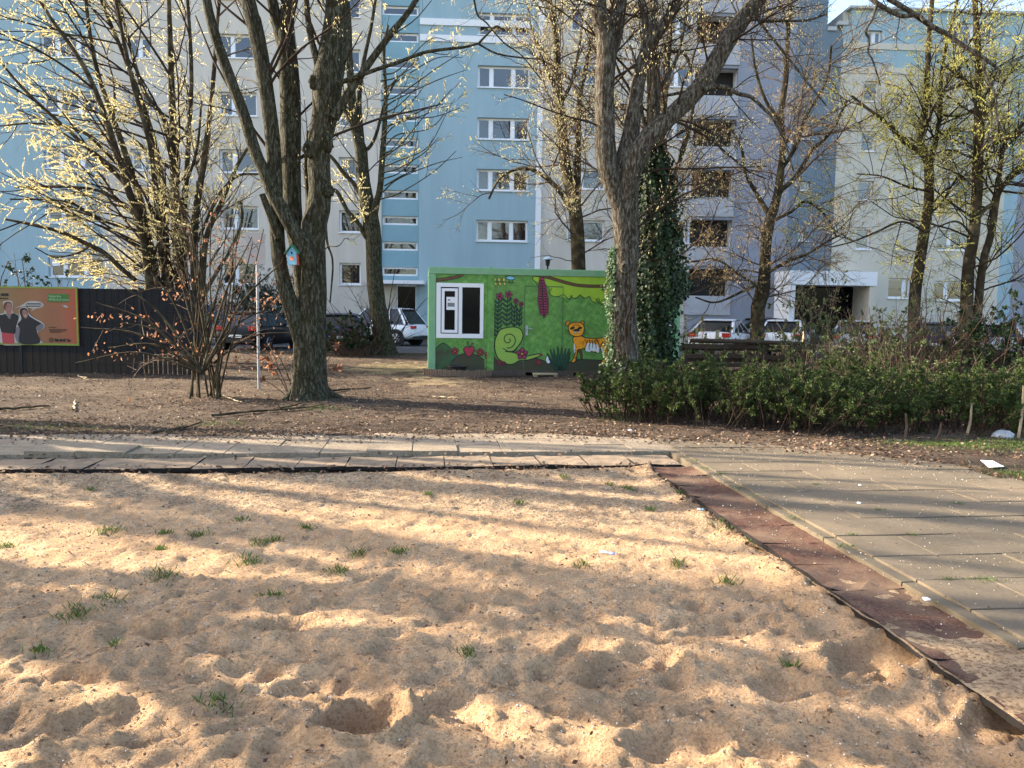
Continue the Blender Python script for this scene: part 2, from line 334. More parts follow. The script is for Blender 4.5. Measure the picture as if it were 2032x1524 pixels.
# sandpit with footprints and dug holes
xs = np.arange(-6.6, 2.45, .025); ys = [.6]
while ys[-1] < 8.3: ys.append(ys[-1] + max(.011, .0060*ys[-1]))
ys = np.array(ys); SX, SY = np.meshgrid(xs, ys)
near = np.clip((6.2-SY)/2.6, 0, 1); near = near*near*(3-2*near)
SZ = -.075 + .05*fbm(SX*.7, SY*.7, 3, 21) + near*(.075*fbm(SX*1.7, SY*2.1, 3, 22) + .05*fbm(SX*4.5, SY*5.0, 3, 23) + .030*(.35-np.abs(4*fbm(SX*3.0+.2*SY, SY*4.5, 3, 41))) + .016*(.35-np.abs(4*fbm(SX*8.0, SY*9, 3, 42)))) + (.040+.022*near)*fbm(SX*11, SY*11, 4, 24) + .018*fbm(SX*34, SY*34, 2, 25) + .016*fbm(SX*5, SY*5, 3, 26)
def dent(cx, cy, a, b, rot, depth, rim=.35, p=2.0):
    rr = max(a, b)*2.4
    i0, i1 = np.searchsorted(xs, [cx-rr, cx+rr]); j0, j1 = np.searchsorted(ys, [cy-rr, cy+rr])
    if i1 <= i0 or j1 <= j0: return
    x = SX[j0:j1, i0:i1]-cx; y = SY[j0:j1, i0:i1]-cy; c, s = math.cos(rot), math.sin(rot)
    q = np.sqrt(((x*c+y*s)/a)**2 + ((-x*s+y*c)/b)**2); q = q*(1+.25*fbm(SX[j0:j1, i0:i1]*9, SY[j0:j1, i0:i1]*9, 2, 31))
    SZ[j0:j1, i0:i1] += -depth*np.exp(-np.power(q, 5.0)) + depth*rim*np.exp(-((q-1.22)/.18)**2)
for _ in range(430):
    y = 1.2+ (rng.random()**1.15)*6.3; x = rng.uniform(-1, 1)*(.75*y+.8); x = min(x, 2.2)
    kf = 1.0 if y < 4.6 else .45
    a = rng.uniform(.09, .17); dent(x, y, a, a*rng.uniform(.35, .55), rng.uniform(0, 3.14), rng.uniform(.009, .028)*kf, rng.uniform(.2, .6))
for _ in range(700):
    y = 1.6+rng.random()*5.2; x = min(rng.uniform(-1, 1)*(.75*y+.4), 2.2); a = rng.uniform(.025, .065); dent(x, y, a, a*rng.uniform(.4, .9), rng.uniform(0, 3.14), rng.uniform(.006, .018), rng.uniform(.3, .8))
for (px, py, a, b, rot, dp) in [(715, 1430, .17, .14, .3, .13), (1740, 1300, .26, .15, .3, .09), (1720, 1340, .15, .12, 0, .05), (1260, 1310, .22, .12, .4, .05),
        (1560, 1360, .15, .12, 0, .05), (1990, 1440, .2, .12, .5, .05), (180, 1430, .2, .12, .5, .05), (120, 1340, .16, .09, .2, .045), (1530, 1190, .12, .07, 0, .05), (1430, 1250, .2, .1, .2, .05),
        (560, 1240, .18, .07, .1, .04), (330, 1250, .2, .08, 0, .04), (1140, 1340, .2, .1, -.3, .05), (880, 1400, .14, .08, .7, .05), (1340, 1480, .2, .12, .2, .05), (480, 1330, .2, .1, .2, .04)]:
    g = gnd(px, py, -.07); dent(g[0], g[1], a, b, rot, dp, .4)
for (px, py, rot) in ((1600, 1212, -.65), (1560, 1195, -.6), (1180, 1330, .2), (700, 1330, 1.2), (420, 1290, -.4), (1390, 1400, .7), (300, 1460, .4), (880, 1240, -.2), (1080, 1210, .5), (560, 1180, .1)):
    g = gnd(px, py, -.07); cr_, sr_ = math.cos(rot), math.sin(rot)
    dent(g[0], g[1], .135, .052, rot, .016, .5)
    for k in range(-6, 7): dent(g[0]+k*.018*cr_, g[1]+k*.018*sr_, .0055, .040, rot, .014, .3)
ss, tt = st(SX, SY)
SZ = np.where(ss > .0, np.minimum(SZ, -.045), SZ); SZ = SZ + (.066-.050*vnoise(SX*.8, SY*0, 55)*np.clip(-SX/4+.4, 0, 1))*np.exp(-((tt+.05)/.16)**2)*(ss < 0) + (.062-.045*vnoise(SX*0, SY*1.5, 56))*np.exp(-((ss+.05)/.12)**2)*(tt < 0)
_si = SZ.copy()
def sand_z(x, y):
    i = np.clip(np.searchsorted(xs, x), 0, len(xs)-1); j = np.clip(np.searchsorted(ys, y), 0, len(ys)-1); return _si[j, i]
me = grid_mesh('sandpit', xs, ys, lambda X, Y: SZ, [M['sand'], M['sand_dirt']], keep=lambda x, y: (st(x, y)[0] < .3) & (st(x, y)[1] < .45),
               midx=lambda x, y: (y + 1.6*fbm(x*.9, y*.9, 4, 77) + .5*fbm(x*5, y*5, 3, 78) > 6.1).astype(int))
tag(link('sandpit', me), kind='structure')
# beyond the dense patch, the pit goes on left and behind the camera
ob = MB(); ob.poly([(-30, -12, -.10), (-6.55, -12, -.10), (-6.55, 9.6, -.10), (-30, 6.5, -.10)]).poly([(-6.55, -12, -.10), (12, -12, -.10), (12, .65, -.10), (-6.55, .65, -.10)])
tag(ob.build('sand_surround', M['sand_dirt']), kind='structure')

# pavement
pv = empty('pavement', kind='structure')
b = MB()
for quad in (((-12, -.02), (.5, -.02), (.5, 2.4), (-12, 2.4)), ((.5, -8), (9, -8), (9, 2.4), (.5, 2.4))):
    b.poly([(*xy(s, t), -.055) for s, t in quad])
b.build('bed', M['soil'], pv)
def slab_mesh(name, w_, d_, h_, m, seed):
    r_ = random.Random(seed); mb = MB(); e = .0035; n = 1
    top = [(-w_/2+e, -d_/2+e), (w_/2-e, -d_/2+e), (w_/2-e, d_/2-e), (-w_/2+e, d_/2-e)]
    bot = [(-w_/2, -d_/2), (w_/2, -d_/2), (w_/2, d_/2), (-w_/2, d_/2)]
    top = [(x+r_.uniform(-.004, .004), y+r_.uniform(-.004, .004)) for x, y in top]
    b0 = [(x, y, -h_) for x, y in bot]; b1 = [(x, y, -e) for x, y in bot]; t1 = [(x, y, 0) for x, y in top]
    mb.poly(t1)
    for i in range(4):
        j = (i+1) % 4; mb.poly([b1[i], b1[j], t1[j], t1[i]]); mb.poly([b0[i], b0[j], b1[j], b1[i]])
    return mb.mesh(name, m)
SL = [slab_mesh('paving_slab', .889, .437, .07, M['slab'], i) for i in range(4)]
SLL = [slab_mesh('paving_slab', .495, .444, .07, M['slab_light'], i+9) for i in range(4)]
SLR = [slab_mesh('paving_slab', .446, .442, .07, M['slab'], i+29) for i in range(4)]
# large area to the right, slabs laid in offset rows
row = 0; t = -7.2
while t < 2.2:
    s = .55 + (.45 if row % 2 else 0) + .44
    if row % 2:
        pass
    while s < 9.5:
        x, y = xy(s, t+.225)
        if y > .8 and y < yb(x)+.5 and x < .74*y+4.5:
            o = link('paving_slab', SL[rng.integers(4)], pv, (x, y, .03+rng.uniform(-.004, .004)), (rng.uniform(-.008, .008), rng.uniform(-.006, .006), TH+rng.uniform(-.006, .006)))
        s += .90
    if row % 2:
        x, y = xy(.55+.22, t+.225)
        if y > .8 and y < yb(x)+.5: link('paving_slab', SLR[rng.integers(4)], pv, (x, y, .03), (0, .004, TH))
    t += .45; row += 1
# path to the left: three rows of square slabs
for r_i in range(3):
    for k in range(26):
        s = .28-.5*k; x, y = xy(s, .69+.225+.45*r_i)
        if x < -.8*y-1 or y > yb(x)+.4: continue
        tilt = rng.uniform(-.012, .012); lift = 0
        if r_i == 0 and k in (5, 6): lift = .02
        if r_i == 0 and 12 <= k <= 13: lift = .028; tilt = .03
        link('paving_slab', SLL[rng.integers(4)], pv, (x, y, .03+lift+rng.uniform(-.004, .004)), (rng.uniform(-.01, .01), tilt, TH+rng.uniform(-.01, .01)))
for k in range(14):
    s = .495; t = -.45*2*k+.45; x, y = xy(s, t)
    if y < .3: continue
    link('kerb_stone', slab_mesh('kerb_stone', .085, .885, .12, M['kerb'], 50+k), pv, (x, y, .020), (rng.uniform(-.003, .003), rng.uniform(-.03, .03), TH+rng.uniform(-.004, .004)))
# rubber mats round the sandpit edge
bd = empty('sandpit_edging', kind='structure')
def rubber(name, w_, d_, h_, m, dish, seed, n=6):
    r_ = np.random.default_rng(seed); g = np.linspace(-.5, .5, n); X, Y = np.meshgrid(g, g)
    Z = -dish*(1-4*X*X)*(.6+.4*(1-4*Y*Y)) + .004*r_.normal(size=X.shape)
    V = [(x*w_, y*d_, z) for x, y, z in zip(X.ravel(), Y.ravel(), Z.ravel())]; mb = MB(); mb.v = list(V)
    for j in range(n-1):
        for i in range(n-1): a = j*n+i; mb.f.append((a, a+1, a+1+n, a+n)); mb.m.append(0)
    loop = [i for i in range(n)] + [j*n+n-1 for j in range(1, n)] + [n*(n-1)+i for i in range(n-2, -1, -1)] + [j*n for j in range(n-2, 0, -1)]
    base = len(mb.v); mb.v += [(V[i][0], V[i][1], V[i][2]-h_) for i in loop]; k = len(loop)
    for i in range(k): j = (i+1) % k; mb.f.append((loop[i], base+i, base+j, loop[j])); mb.m.append(1)
    return mb.mesh(name, m)
M['rubber_side'] = mat('rubber_side', (.012, .009, .008), .9, bump=.6, bscale=120)
RR = [rubber('rubber_mat', .455, .449, .045, [M['rubber_red'], M['rubber_side']], .007+.003*i, i) for i in range(4)]
RG = [rubber('rubber_mat', .49, .56, .04, [M['rubber_grey'], M['rubber_side']], .004, 10+i) for i in range(3)]
for k in range(16):
    t = -.24-.452*k; x, y = xy(.225, t)
    if y < .6: break
    link('rubber_mat', RR[rng.integers(4)], bd, (x, y, -.006+rng.uniform(-.002, .003)), (rng.uniform(-.008, .006), rng.uniform(.0, .018), TH+rng.uniform(-.006, .006)))
for k in range(24):
    s = .12-.5*k; x, y = xy(s, .34)
    if x < -.8*y-1: break
    link('rubber_mat', RG[rng.integers(3)], bd, (x, y, -.001+rng.uniform(-.003, .003)), (rng.uniform(-.02, .012), rng.uniform(-.012, .012), TH+rng.uniform(-.012, .012)))

# sand blown and trodden over the near mats and a slab
def spill(s0, s1, t0, t1, zf):
    S_, T_ = np.meshgrid(np.arange(s0, s1, .02), np.arange(t0, t1, .02)); X, Y = xy(S_, T_); Z = zf(S_, T_, X, Y); ny, nx = S_.shape
    i, j = np.meshgrid(np.arange(nx-1), np.arange(ny-1)); a_ = (j*nx+i).ravel(); return np.stack([X, Y, Z], -1).reshape(-1, 3), np.stack([a_, a_+1, a_+1+nx, a_+nx], 1)
V, Q = merge([spill(-.02, .62, -6.6, -2.2, lambda s, t, x, y: -.052 + .052*np.clip((-t-2.4)/2.2, 0, 1) + .05*fbm(x*2.6, y*2.6, 4, 81) + .012*fbm(x*16, y*16, 3, 82) + .012*np.exp(-((s-.52)/.07)**2) - .05*np.clip((s-.56)/.06, 0, 1)),
              spill(1.0, 1.9, -4.2, -3.3, lambda s, t, x, y: .022 + .030*np.exp(-(((s-1.42)/.24)**2+((t+3.72)/.17)**2)) + .02*fbm(x*5, y*5, 4, 83) - .012)])
tag(link('sand_drift', np_mesh('sand_drift', V, Q, 4, M['sand_dirt'], smooth=True)), kind='structure')
# parking area behind and its kerb
pk = MB(); pk.poly([(-45, 27.9, .055), (45, 27.9, .055), (45, 45, .055), (-45, 45, .055)]); tag(pk.build('parking_area', M['asphalt']), kind='structure')
kb = MB(); x = -19.0
while x < 19: kb.box(x, x+.98, 27.75, 27.9, -.1, .12); x += 1.0
ko = kb.build('parking_kerb', M['kerb']); tag(ko, kind='structure')

# ------------------------------------------------------------------ loose stuff on the ground
def flat_leaf(C, D, Nn, L, W):
    S = norm(np.cross(D, Nn)); L = L[:, None]; W = W[:, None]; V = np.stack([C, C+D*L*.5+S*W*.5, C+D*L, C+D*L*.5-S*W*.5+Nn*W*.25], 1).reshape(-1, 3); return V, np.arange(len(V)).reshape(-1, 4)
def scatter_flat(name, n, xyf, zf, size, m, lift=.008, aspect=.6, tilt=.7, big_=False):
    x, y = xyf(n); z = zf(x, y)+lift; n = len(x)
    C = np.stack([x, y, z], 1); a = rng.uniform(0, 6.28, n); D = norm(np.stack([np.cos(a), np.sin(a), rng.normal(size=n)*tilt*.5], 1))
    Nn = norm(np.stack([rng.normal(size=n)*tilt, rng.normal(size=n)*tilt, np.ones(n)], 1)); L = rng.uniform(size[0], size[1], n)
    V, Q = (leaves(C, D, Nn, L, L*aspect) if big_ else flat_leaf(C, D, Nn, L, L*aspect)); return tag(link(name, np_mesh(name, V, Q, 4, m)), kind='stuff')
def forest_xy(n):
    y = 8.4+ (rng.random(n)**1.35)*19; x = rng.uniform(-.76, .76, n)*y; ok = (y > yb(x)-.12+ .5*fbm(x*.8, y*.8, 3, 61)) & (fbm(x*.7, y*.9, 4, 62)+.06 > .35*(rng.random(n)-.5)*2) & ~(patch(x, y) & (rng.random(n) < .8)); return x[ok], y[ok]
scatter_flat('leaf_litter', 76000, forest_xy, floor_z, (.018, .055), M['litter'])
def edge_xy(n):
    x = rng.uniform(-6, 6, n); y = yb(x)+rng.normal(size=n)*.28; return x, y
scatter_flat('leaf_litter', 2600, edge_xy, lambda x, y: np.maximum(floor_z(x, y), .035), (.02, .06), M['litter'])
def matedge_xy(n):
    s = -rng.random(n)*7; t = rng.normal(size=n)*.10; k = rng.random(n) < .3; s2 = rng.normal(size=n)*.06; t2 = -rng.random(n)*3.2
    s = np.where(k, s2, s); t = np.where(k, t2, t); t = np.where(rng.random(n) < .25, t+.6, t); return xy(s, t)
scatter_flat('leaf_litter', 1100, matedge_xy, lambda x, y: np.where(st(x, y)[1] > .35, .02, np.where((st(x, y)[1] > 0) , -.005, sand_z(x, y)+.01)), (.02, .055), M['litter'])
def sand_xy(n):
    y = 2+rng.random(n)*6.2; x = rng.uniform(-.75, .75, n)*y; s, t = st(x, y); ok = (s < -.02) & (t < -.03); return x[ok], y[ok]
scatter_flat('sand_debris', 4500, sand_xy, sand_z, (.006, .028), M['litter'], lift=.004)
def pave_xy(n):
    y = 3+rng.random(n)*6; x = 1.5+rng.random(n)*5; s, t = st(x, y); ok = (s > .05) & (y < yb(x)) & (x < .75*y); return x[ok], y[ok]
scatter_flat('pavement_debris', 1500, pave_xy, lambda x, y: np.full(len(x), .034), (.008, .026), M['litter'], lift=.004, tilt=.3)
# grit: small five-sided stones
def grit(name, n, xyf, zf, size):
    x, y = xyf(n); n = len(x); r = rng.uniform(size[0], size[1], n)*(.6+.1*y); c = np.stack([x, y, zf(x, y)+r*.25], 1)
    T = np.array([[1, 0, 0], [-.5, .87, 0], [-.5, -.87, 0], [0, 0, .8], [0, 0, -.8]])
    V = c[:, None]+T[None]*r[:, None, None]*rng.uniform(.6, 1.3, (n, 5, 1)); b_ = (np.arange(n)*5)[:, None]
    Fc = np.concatenate([b_+np.array([[i, j, 3]]) for i, j in ((0, 1), (1, 2), (2, 0))]+[b_+np.array([[j, i, 4]]) for i, j in ((0, 1), (1, 2), (2, 0))], 1).reshape(-1, 3)
    return tag(link(name, np_mesh(name, V.reshape(-1, 3), Fc, 3, M['pebble'])), kind='stuff')
grit('sand_grit', 22000, sand_xy, sand_z, (.0022, .0075))
grit('pavement_grit', 1800, pave_xy, lambda x, y: np.full(len(x), .034), (.002, .006))
# grass blades: tufts in the sand and turf patches by the path
def blades(C, h, wd, spread):
    n = len(C); a = rng.uniform(0, 6.28, n); D = norm(np.stack([np.cos(a)*spread, np.sin(a)*spread, np.ones(n)], 1)); hh = rng.uniform(.5, 1, n)*h
    return diamonds(C, D, hh, wd)
tufts = [(215, 1056, .10), (330, 1060, .07), (395, 1060, .07), (518, 1076, .08), (493, 1114, .10), (325, 1140, .10), (318, 1088, .06), (213, 1183, .09), (150, 1215, .10), (540, 1186, .07), (670, 1133, .08), (713, 1098, .06), (790, 1095, .09), (80, 1277, .06), (435, 1388, .08), (225, 1278, .03), (610, 1046, .05),
         (1445, 1050, .13), (1500, 1080, .08), (1245, 970, .09), (1210, 960, .05), (1440, 1155, .07), (1345, 1118, .05), (1155, 1120, .05), (930, 1305, .05), (1350, 985, .05), (5, 1085, .08), (545, 1068, .05), (1570, 1320, .04), (620, 940, .05), (180, 970, .05), (1030, 1000, .06), (480, 1030, .05), (850, 980, .05), (1120, 950, .05), (1290, 1010, .05)]
parts = []
for px, py, rad in tufts:
    g = gnd(px, py, -.07); n = int(900*rad); x = g[0]+rng.normal(size=n)*rad*.5; y = g[1]+rng.normal(size=n)*rad*.5
    parts.append(blades(np.stack([x, y, sand_z(x, y)-.004], 1), .07, .006, .8))
for px, py, rad in [(1465, 970, .05), (1375, 915, .06), (1430, 940, .05), (1495, 985, .05), (1570, 1028, .06), (1680, 1085, .06), (1960, 1152, .09), (1690, 1062, .04), (1880, 1150, .04), (1400, 930, .05), (1620, 962, .04), (1745, 1012, .05), (1810, 1062, .04), (1900, 1000, .05)]:
    g = gnd(px, py, .03); n = int(800*rad); x = g[0]+rng.normal(size=n)*rad*.6; y = g[1]+rng.normal(size=n)*rad*.35
    parts.append(blades(np.stack([x, y, np.full(n, .028)], 1), .035, .004, .9))
V, Q = merge(parts); tag(link('grass_tufts', np_mesh('grass_tufts', V, Q, 4, M['grass'])), kind='stuff')
def turf_xy(n):
    c = [(gnd(1940, 893), .9, .25), (gnd(2020, 957), .45, .25), (gnd(1840, 890), .4, .15), (gnd(2060, 890), .8, .3), (gnd(780, 730), .9, 1.0), (gnd(90, 855), .9, .2), (gnd(430, 850), .5, .15), (gnd(640, 815), .4, .15), (gnd(1230, 838), .4, .15)]
    X = []; Y = []
    for i, ((cx, cy), a, b_) in enumerate(c):
        m_ = int(n*[.26, .2, .06, .2, .07, .05, .03, .04, .03][i]); X.append(cx+rng.normal(size=m_)*a*.6); Y.append(cy+rng.normal(size=m_)*b_)
    return np.concatenate(X), np.concatenate(Y)
x, y = turf_xy(9000); V, Q = blades(np.stack([x, y, floor_z(x, y)-.005], 1), .05, .006, .6); tag(link('turf', np_mesh('turf', V, Q, 4, M['grass'])), kind='stuff')

# ================================================================== APARTMENT BLOCKS
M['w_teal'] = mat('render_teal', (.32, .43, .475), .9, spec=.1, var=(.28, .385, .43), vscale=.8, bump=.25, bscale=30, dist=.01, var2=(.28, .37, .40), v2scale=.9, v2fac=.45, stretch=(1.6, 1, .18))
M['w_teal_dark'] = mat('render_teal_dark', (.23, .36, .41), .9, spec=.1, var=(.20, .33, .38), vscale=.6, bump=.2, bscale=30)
M['w_cream'] = mat('render_cream', (.60, .54, .47), .9, spec=.1, var=(.53, .475, .41), vscale=.8, bump=.25, bscale=30, dist=.01, var2=(.44, .39, .33), v2scale=.9, v2fac=.4, stretch=(1.6, 1, .18))
M['w_cream2'] = mat('render_cream_far', (.56, .51, .42), .9, spec=.1, var=(.52, .47, .39), vscale=.5, bump=.25, bscale=30, dist=.01)
M['w_lav'] = mat('render_lavender', (.27, .28, .325), .9, spec=.1, var=(.24, .25, .29), vscale=.5, bump=.2, bscale=30)
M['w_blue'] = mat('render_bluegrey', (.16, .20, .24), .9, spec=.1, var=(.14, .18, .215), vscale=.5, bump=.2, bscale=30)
M['w_white'] = mat('render_white', (.74, .73, .74), .9, spec=.1)
M['w_par'] = mat('render_parapet', (.42, .41, .43), .9, var=(.36, .35, .37), vscale=.8)
M['roofm'] = mat('roof_edge', (.40, .40, .40), .9)
FY, FA = 41.0, math.atan(.05); fc, fs = math.cos(FA), math.sin(FA)
def fx(px, py, off=0.0):
    """photo direction -> facade coordinates (along, height), plane 'off' metres in front of (negative) or behind the facade"""
    r = ray(px, py); # point r*t ; local y = -(x*fs) + (y-FY)*fc = off
    t = (off + FY*fc)/(-r[0]*fs + r[1]*fc); X, Y = r[0]*t, r[1]*t
    return X*fc + (Y-FY)*fs, EYE + r[2]*t
ZG = .05; ZTOP = 23.5
blk = empty('apartment_building', (0, FY, 0), FA, 'long pale apartment block in teal, cream and lavender sections behind the parked cars', 'building')
blk2 = empty('apartment_building', (0, FY, 0), FA, 'lower cream apartment block with a teal top storey, right of the lavender section', 'building')
def wall_strip(name, parent, x0, x1, z0, z1, openings, m, y0=0.0, th=.35):
    """openings: list of (ox0,ox1,oz0,oz1), may be several columns; wall left solid around them"""
    mb = MB(); cols = {}
    for o in openings: cols.setdefault((round(o[0], 3), round(o[1], 3)), []).append((o[2], o[3]))
    keys = sorted(cols); x = x0
    for (a, b_) in keys:
        if a > x+.01: mb.box(x, a, y0, y0+th, z0, z1)
        z = z0
        for (c, d) in sorted(cols[(a, b_)]):
            if c > z+.01: mb.box(a, b_, y0, y0+th, z, c)
            z = d
        if z < z1-.01: mb.box(a, b_, y0, y0+th, z, z1)
        x = b_
    if x < x1-.01: mb.box(x, x1, y0, y0+th, z0, z1)
    return mb.build(name, m, parent)
wcache = {}
def window(parent, x0, x1, z0, z1, splits, y0=0.0, cover=None, seed=0, sill=True, bare=False):
    r_ = random.Random(seed); W_ = x1-x0; H_ = z1-z0; yy = y0+.19; fw = .055
    key = (round(W_, 2), round(H_, 2), tuple(splits), bare)
    if key not in wcache:
        mb = MB(); mb.box(0, W_, 0, .07, 0, fw); mb.box(0, W_, 0, .07, H_-fw, H_); mb.box(0, fw, 0, .07, fw, H_-fw); mb.box(W_-fw, W_, 0, .07, fw, H_-fw)
        edges = [0]+[s*W_ for s in splits]+[W_]
        for e in edges[1:-1]: mb.box(e-.07, e+.07, -.008, .07, fw, H_-fw)
        fr = mb.mesh('window_frame', M['white'])
        pn = []
        for i in range(len(edges)-1):
            a = edges[i]+(fw if i == 0 else .07); b_ = edges[i+1]-(fw if i == len(edges)-2 else .07)
            p = MB(); s_ = .045
            p.box(a, b_, .01, .05, fw, fw+s_, 0); p.box(a, b_, .01, .05, H_-fw-s_, H_-fw, 0); p.box(a, a+s_, .01, .05, fw+s_, H_-fw-s_, 0); p.box(b_-s_, b_, .01, .05, fw+s_, H_-fw-s_, 0)
            p.box(a+s_, b_-s_, .025, .037, fw+s_, H_-fw-s_, 1); pn.append(p.mesh('pane', [M['white'], M['pane']]))
        sl = MB(); sl.box(-.04, W_+.04, -.27, -.002, -.045, -.005); wcache[key] = (fr, pn, sl.mesh('sill', M['white']), edges)
    fr, pn, sl, edges = wcache[key]
    o = link('window', fr, parent, (x0, yy, z0))
    for p in pn: link('pane', p, o)
    if sill: link('sill', sl, o)
    mode = cover if cover is not None else r_.choice(['curtain', 'curtain', 'none', 'none', 'none', 'net', 'blind'])
    if mode in ('curtain', 'net'):
        mb = MB(); n = int(W_/.07); spans = [(0, W_)] if mode == 'net' else [(0, W_*r_.uniform(.2, .4)), (W_*r_.uniform(.62, .8), W_)]
        for a, b_ in spans:
            mb = MB()
            k = max(4, int((b_-a)/.06)); prev = None
            for i in range(k+1):
                X = a+(b_-a)*i/k; Yc = .25+.03*math.sin(i*1.9+r_.random()); 
                if prev: mb.poly([(prev[0], prev[1], .02), (X, Yc, .02), (X, Yc, H_-.02), (prev[0], prev[1], H_-.02)])
                prev = (X, Yc)
            mb.build('curtain', M['curtain'], o)
    elif mode == 'blind':
        hb = H_*r_.uniform(.3, .95); mb = MB(); mb.box(.05, W_-.05, .12, .14, H_-hb, H_-.03); mb.build('blind', M['blind'], o)
    return o
def column(pxa, pxb, py_top, py_sill, sill_rows, off=0.0):
    """x extent and height of a window column, measured on its lowest clear row; sill heights fitted through rows"""
    x0 = fx(pxa, (py_top+py_sill)/2, off)[0]; x1 = fx(pxb, (py_top+py_sill)/2, off)[0]; h = fx((pxa+pxb)/2, py_top, off)[1]-fx((pxa+pxb)/2, py_sill, off)[1]
    zs = [fx((pxa+pxb)/2, p, off)[1] for p in sill_rows]; n = len(zs); st_ = (zs[-1]-zs[0])/(n-1) if n > 1 else 2.68
    return x0, x1, h, zs[0], st_
def rows(c, nmin, nmax, zmax): return [(c[0], c[1], c[3]+k*c[4], c[3]+k*c[4]+c[2]) for k in range(nmin, nmax) if c[3]+k*c[4]+c[2] < zmax]
xA, xB, xC, xD, xE, xF, xG = [fx(p, 500)[0] for p in (205, 757, 831, 1062, 1362, 1650, 1985)]
def section(parent, x0, x1, cols_, m, top=ZTOP, y0=0.0, splits=None, nmin=0, seed=0, covers=None, doors=()):
    op = []; wi = []
    for ci, (c, sp) in enumerate(cols_):
        for k, o in enumerate(rows(c, nmin if len(sp) < 9 else 0, 12, top-.4)):
            if o[2] < .5: continue
            op.append(o); wi.append((o, sp, ci, k))
    op += list(doors)
    wall_strip('wall', parent, x0, x1, ZG-.2, top, op, m, y0)
    for (o, sp, ci, k) in wi: window(parent, *o, sp, y0, seed=seed*97+ci*13+k*7, cover=(covers or {}).get((ci, k)))
cA = column(96, 204.5, 508, 551, [550, 446, 335])
cA2 = (cA[0]-6.4, cA[1]-6.4, cA[2], cA[3], cA[4])
section(blk, -46, xA, [(cA2, (.32, .7)), (cA, (.28, .66))], M['w_teal'], seed=1, covers={(1, 0): 'none'})
cB1 = column(262, 308, 405, 447, [447, 338]); cB2 = column(437, 513, 409, 455, [565, 455, 343]); cB3 = column(673, 716, 421, 465, [565, 465, 357, 250, 143])
section(blk, xA, xB, [(cB1, (.5,)), (cB2, (.38,)), (cB3, ())], M['w_cream'], seed=2, nmin=0, covers={(2, 0): 'blind', (2, 1): 'curtain'})
# stair strip: slot windows at every half storey, door at the bottom
cC = column(758, 829, 427, 445, [497, 445, 393, 342, 290, 239, 188])
so = rows(cC, -1, 16, ZTOP-.5)
dz = fx(825, 566)[1]; dx0, dx1 = fx(797, 620)[0], fx(826, 620)[0]
so = [o for o in so if o[2] > dz+.25]
wall_strip('wall', blk, xB, dx0-.3, ZG-.2, dz+.2, [], M['w_cream'])
wall_strip('wall', blk, dx1, xC, ZG-.2, dz+.2, [], M['w_teal'])
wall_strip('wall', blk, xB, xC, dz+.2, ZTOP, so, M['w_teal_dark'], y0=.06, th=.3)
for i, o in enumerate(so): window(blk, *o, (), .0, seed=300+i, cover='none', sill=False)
mb = MB(); mb.box(xB-.6, xC+.35, -1.2, .0, dz+.02, dz+.2); mb.build('canopy', M['w_white'], blk)
d = empty('entrance_door', (dx0-.3, .25, ZG)); d.parent = blk
mb = MB(); mb.box(0, .07, 0, .1, 0, dz); mb.box(dx1-dx0+.23, dx1-dx0+.3, 0, .1, 0, dz); mb.box(.07, dx1-dx0+.23, 0, .1, dz-.12, dz); mb.build('door_frame', M['white'], d)
mb = MB(); mb.box(.07, dx1-dx0+.23, .03, .07, 0, dz-.12); mb.build('door_glass', M['pane_dark'], d)
mb = MB()
for i in range(3): mb.box(dx1-.25, dx1+.95, -.9+.3*i, -.6+.3*i if i < 2 else -.01, ZG-.1, ZG+.17*(i+1))
mb.build('steps', M['kerb'], blk)
cC2 = column(945, 1047, 437, 479, [479, 377, 272, 170, 70])
section(blk, xC, xD, [(cC2, (.26, .68))], M['w_teal'], seed=4, covers={(0, 0): 'none', (0, 1): 'curtain', (0, 2): 'net', (0, 3): 'blind'})
cD1 = column(1125, 1200, 437, 478, [478, 377, 272])
cD1b = (cD1[0], cD1[1], cD1[2], cD1[3]-cD1[4], cD1[4])
cD2 = (cD1[0]+4.6, cD1[1]+4.6, cD1[2], cD1b[3], cD1[4])
section(blk, xD, xE, [(cD1b, (.36,)), (cD2, (.5,))], M['w_cream'], seed=5)
mb = MB(); mb.box(xD-.02, xD+.26, -.12, -.003, ZG, ZTOP); mb.build('corner_strip', M['w_white'], blk)  # narrow white strip set slightly proud along the cream section's left edge
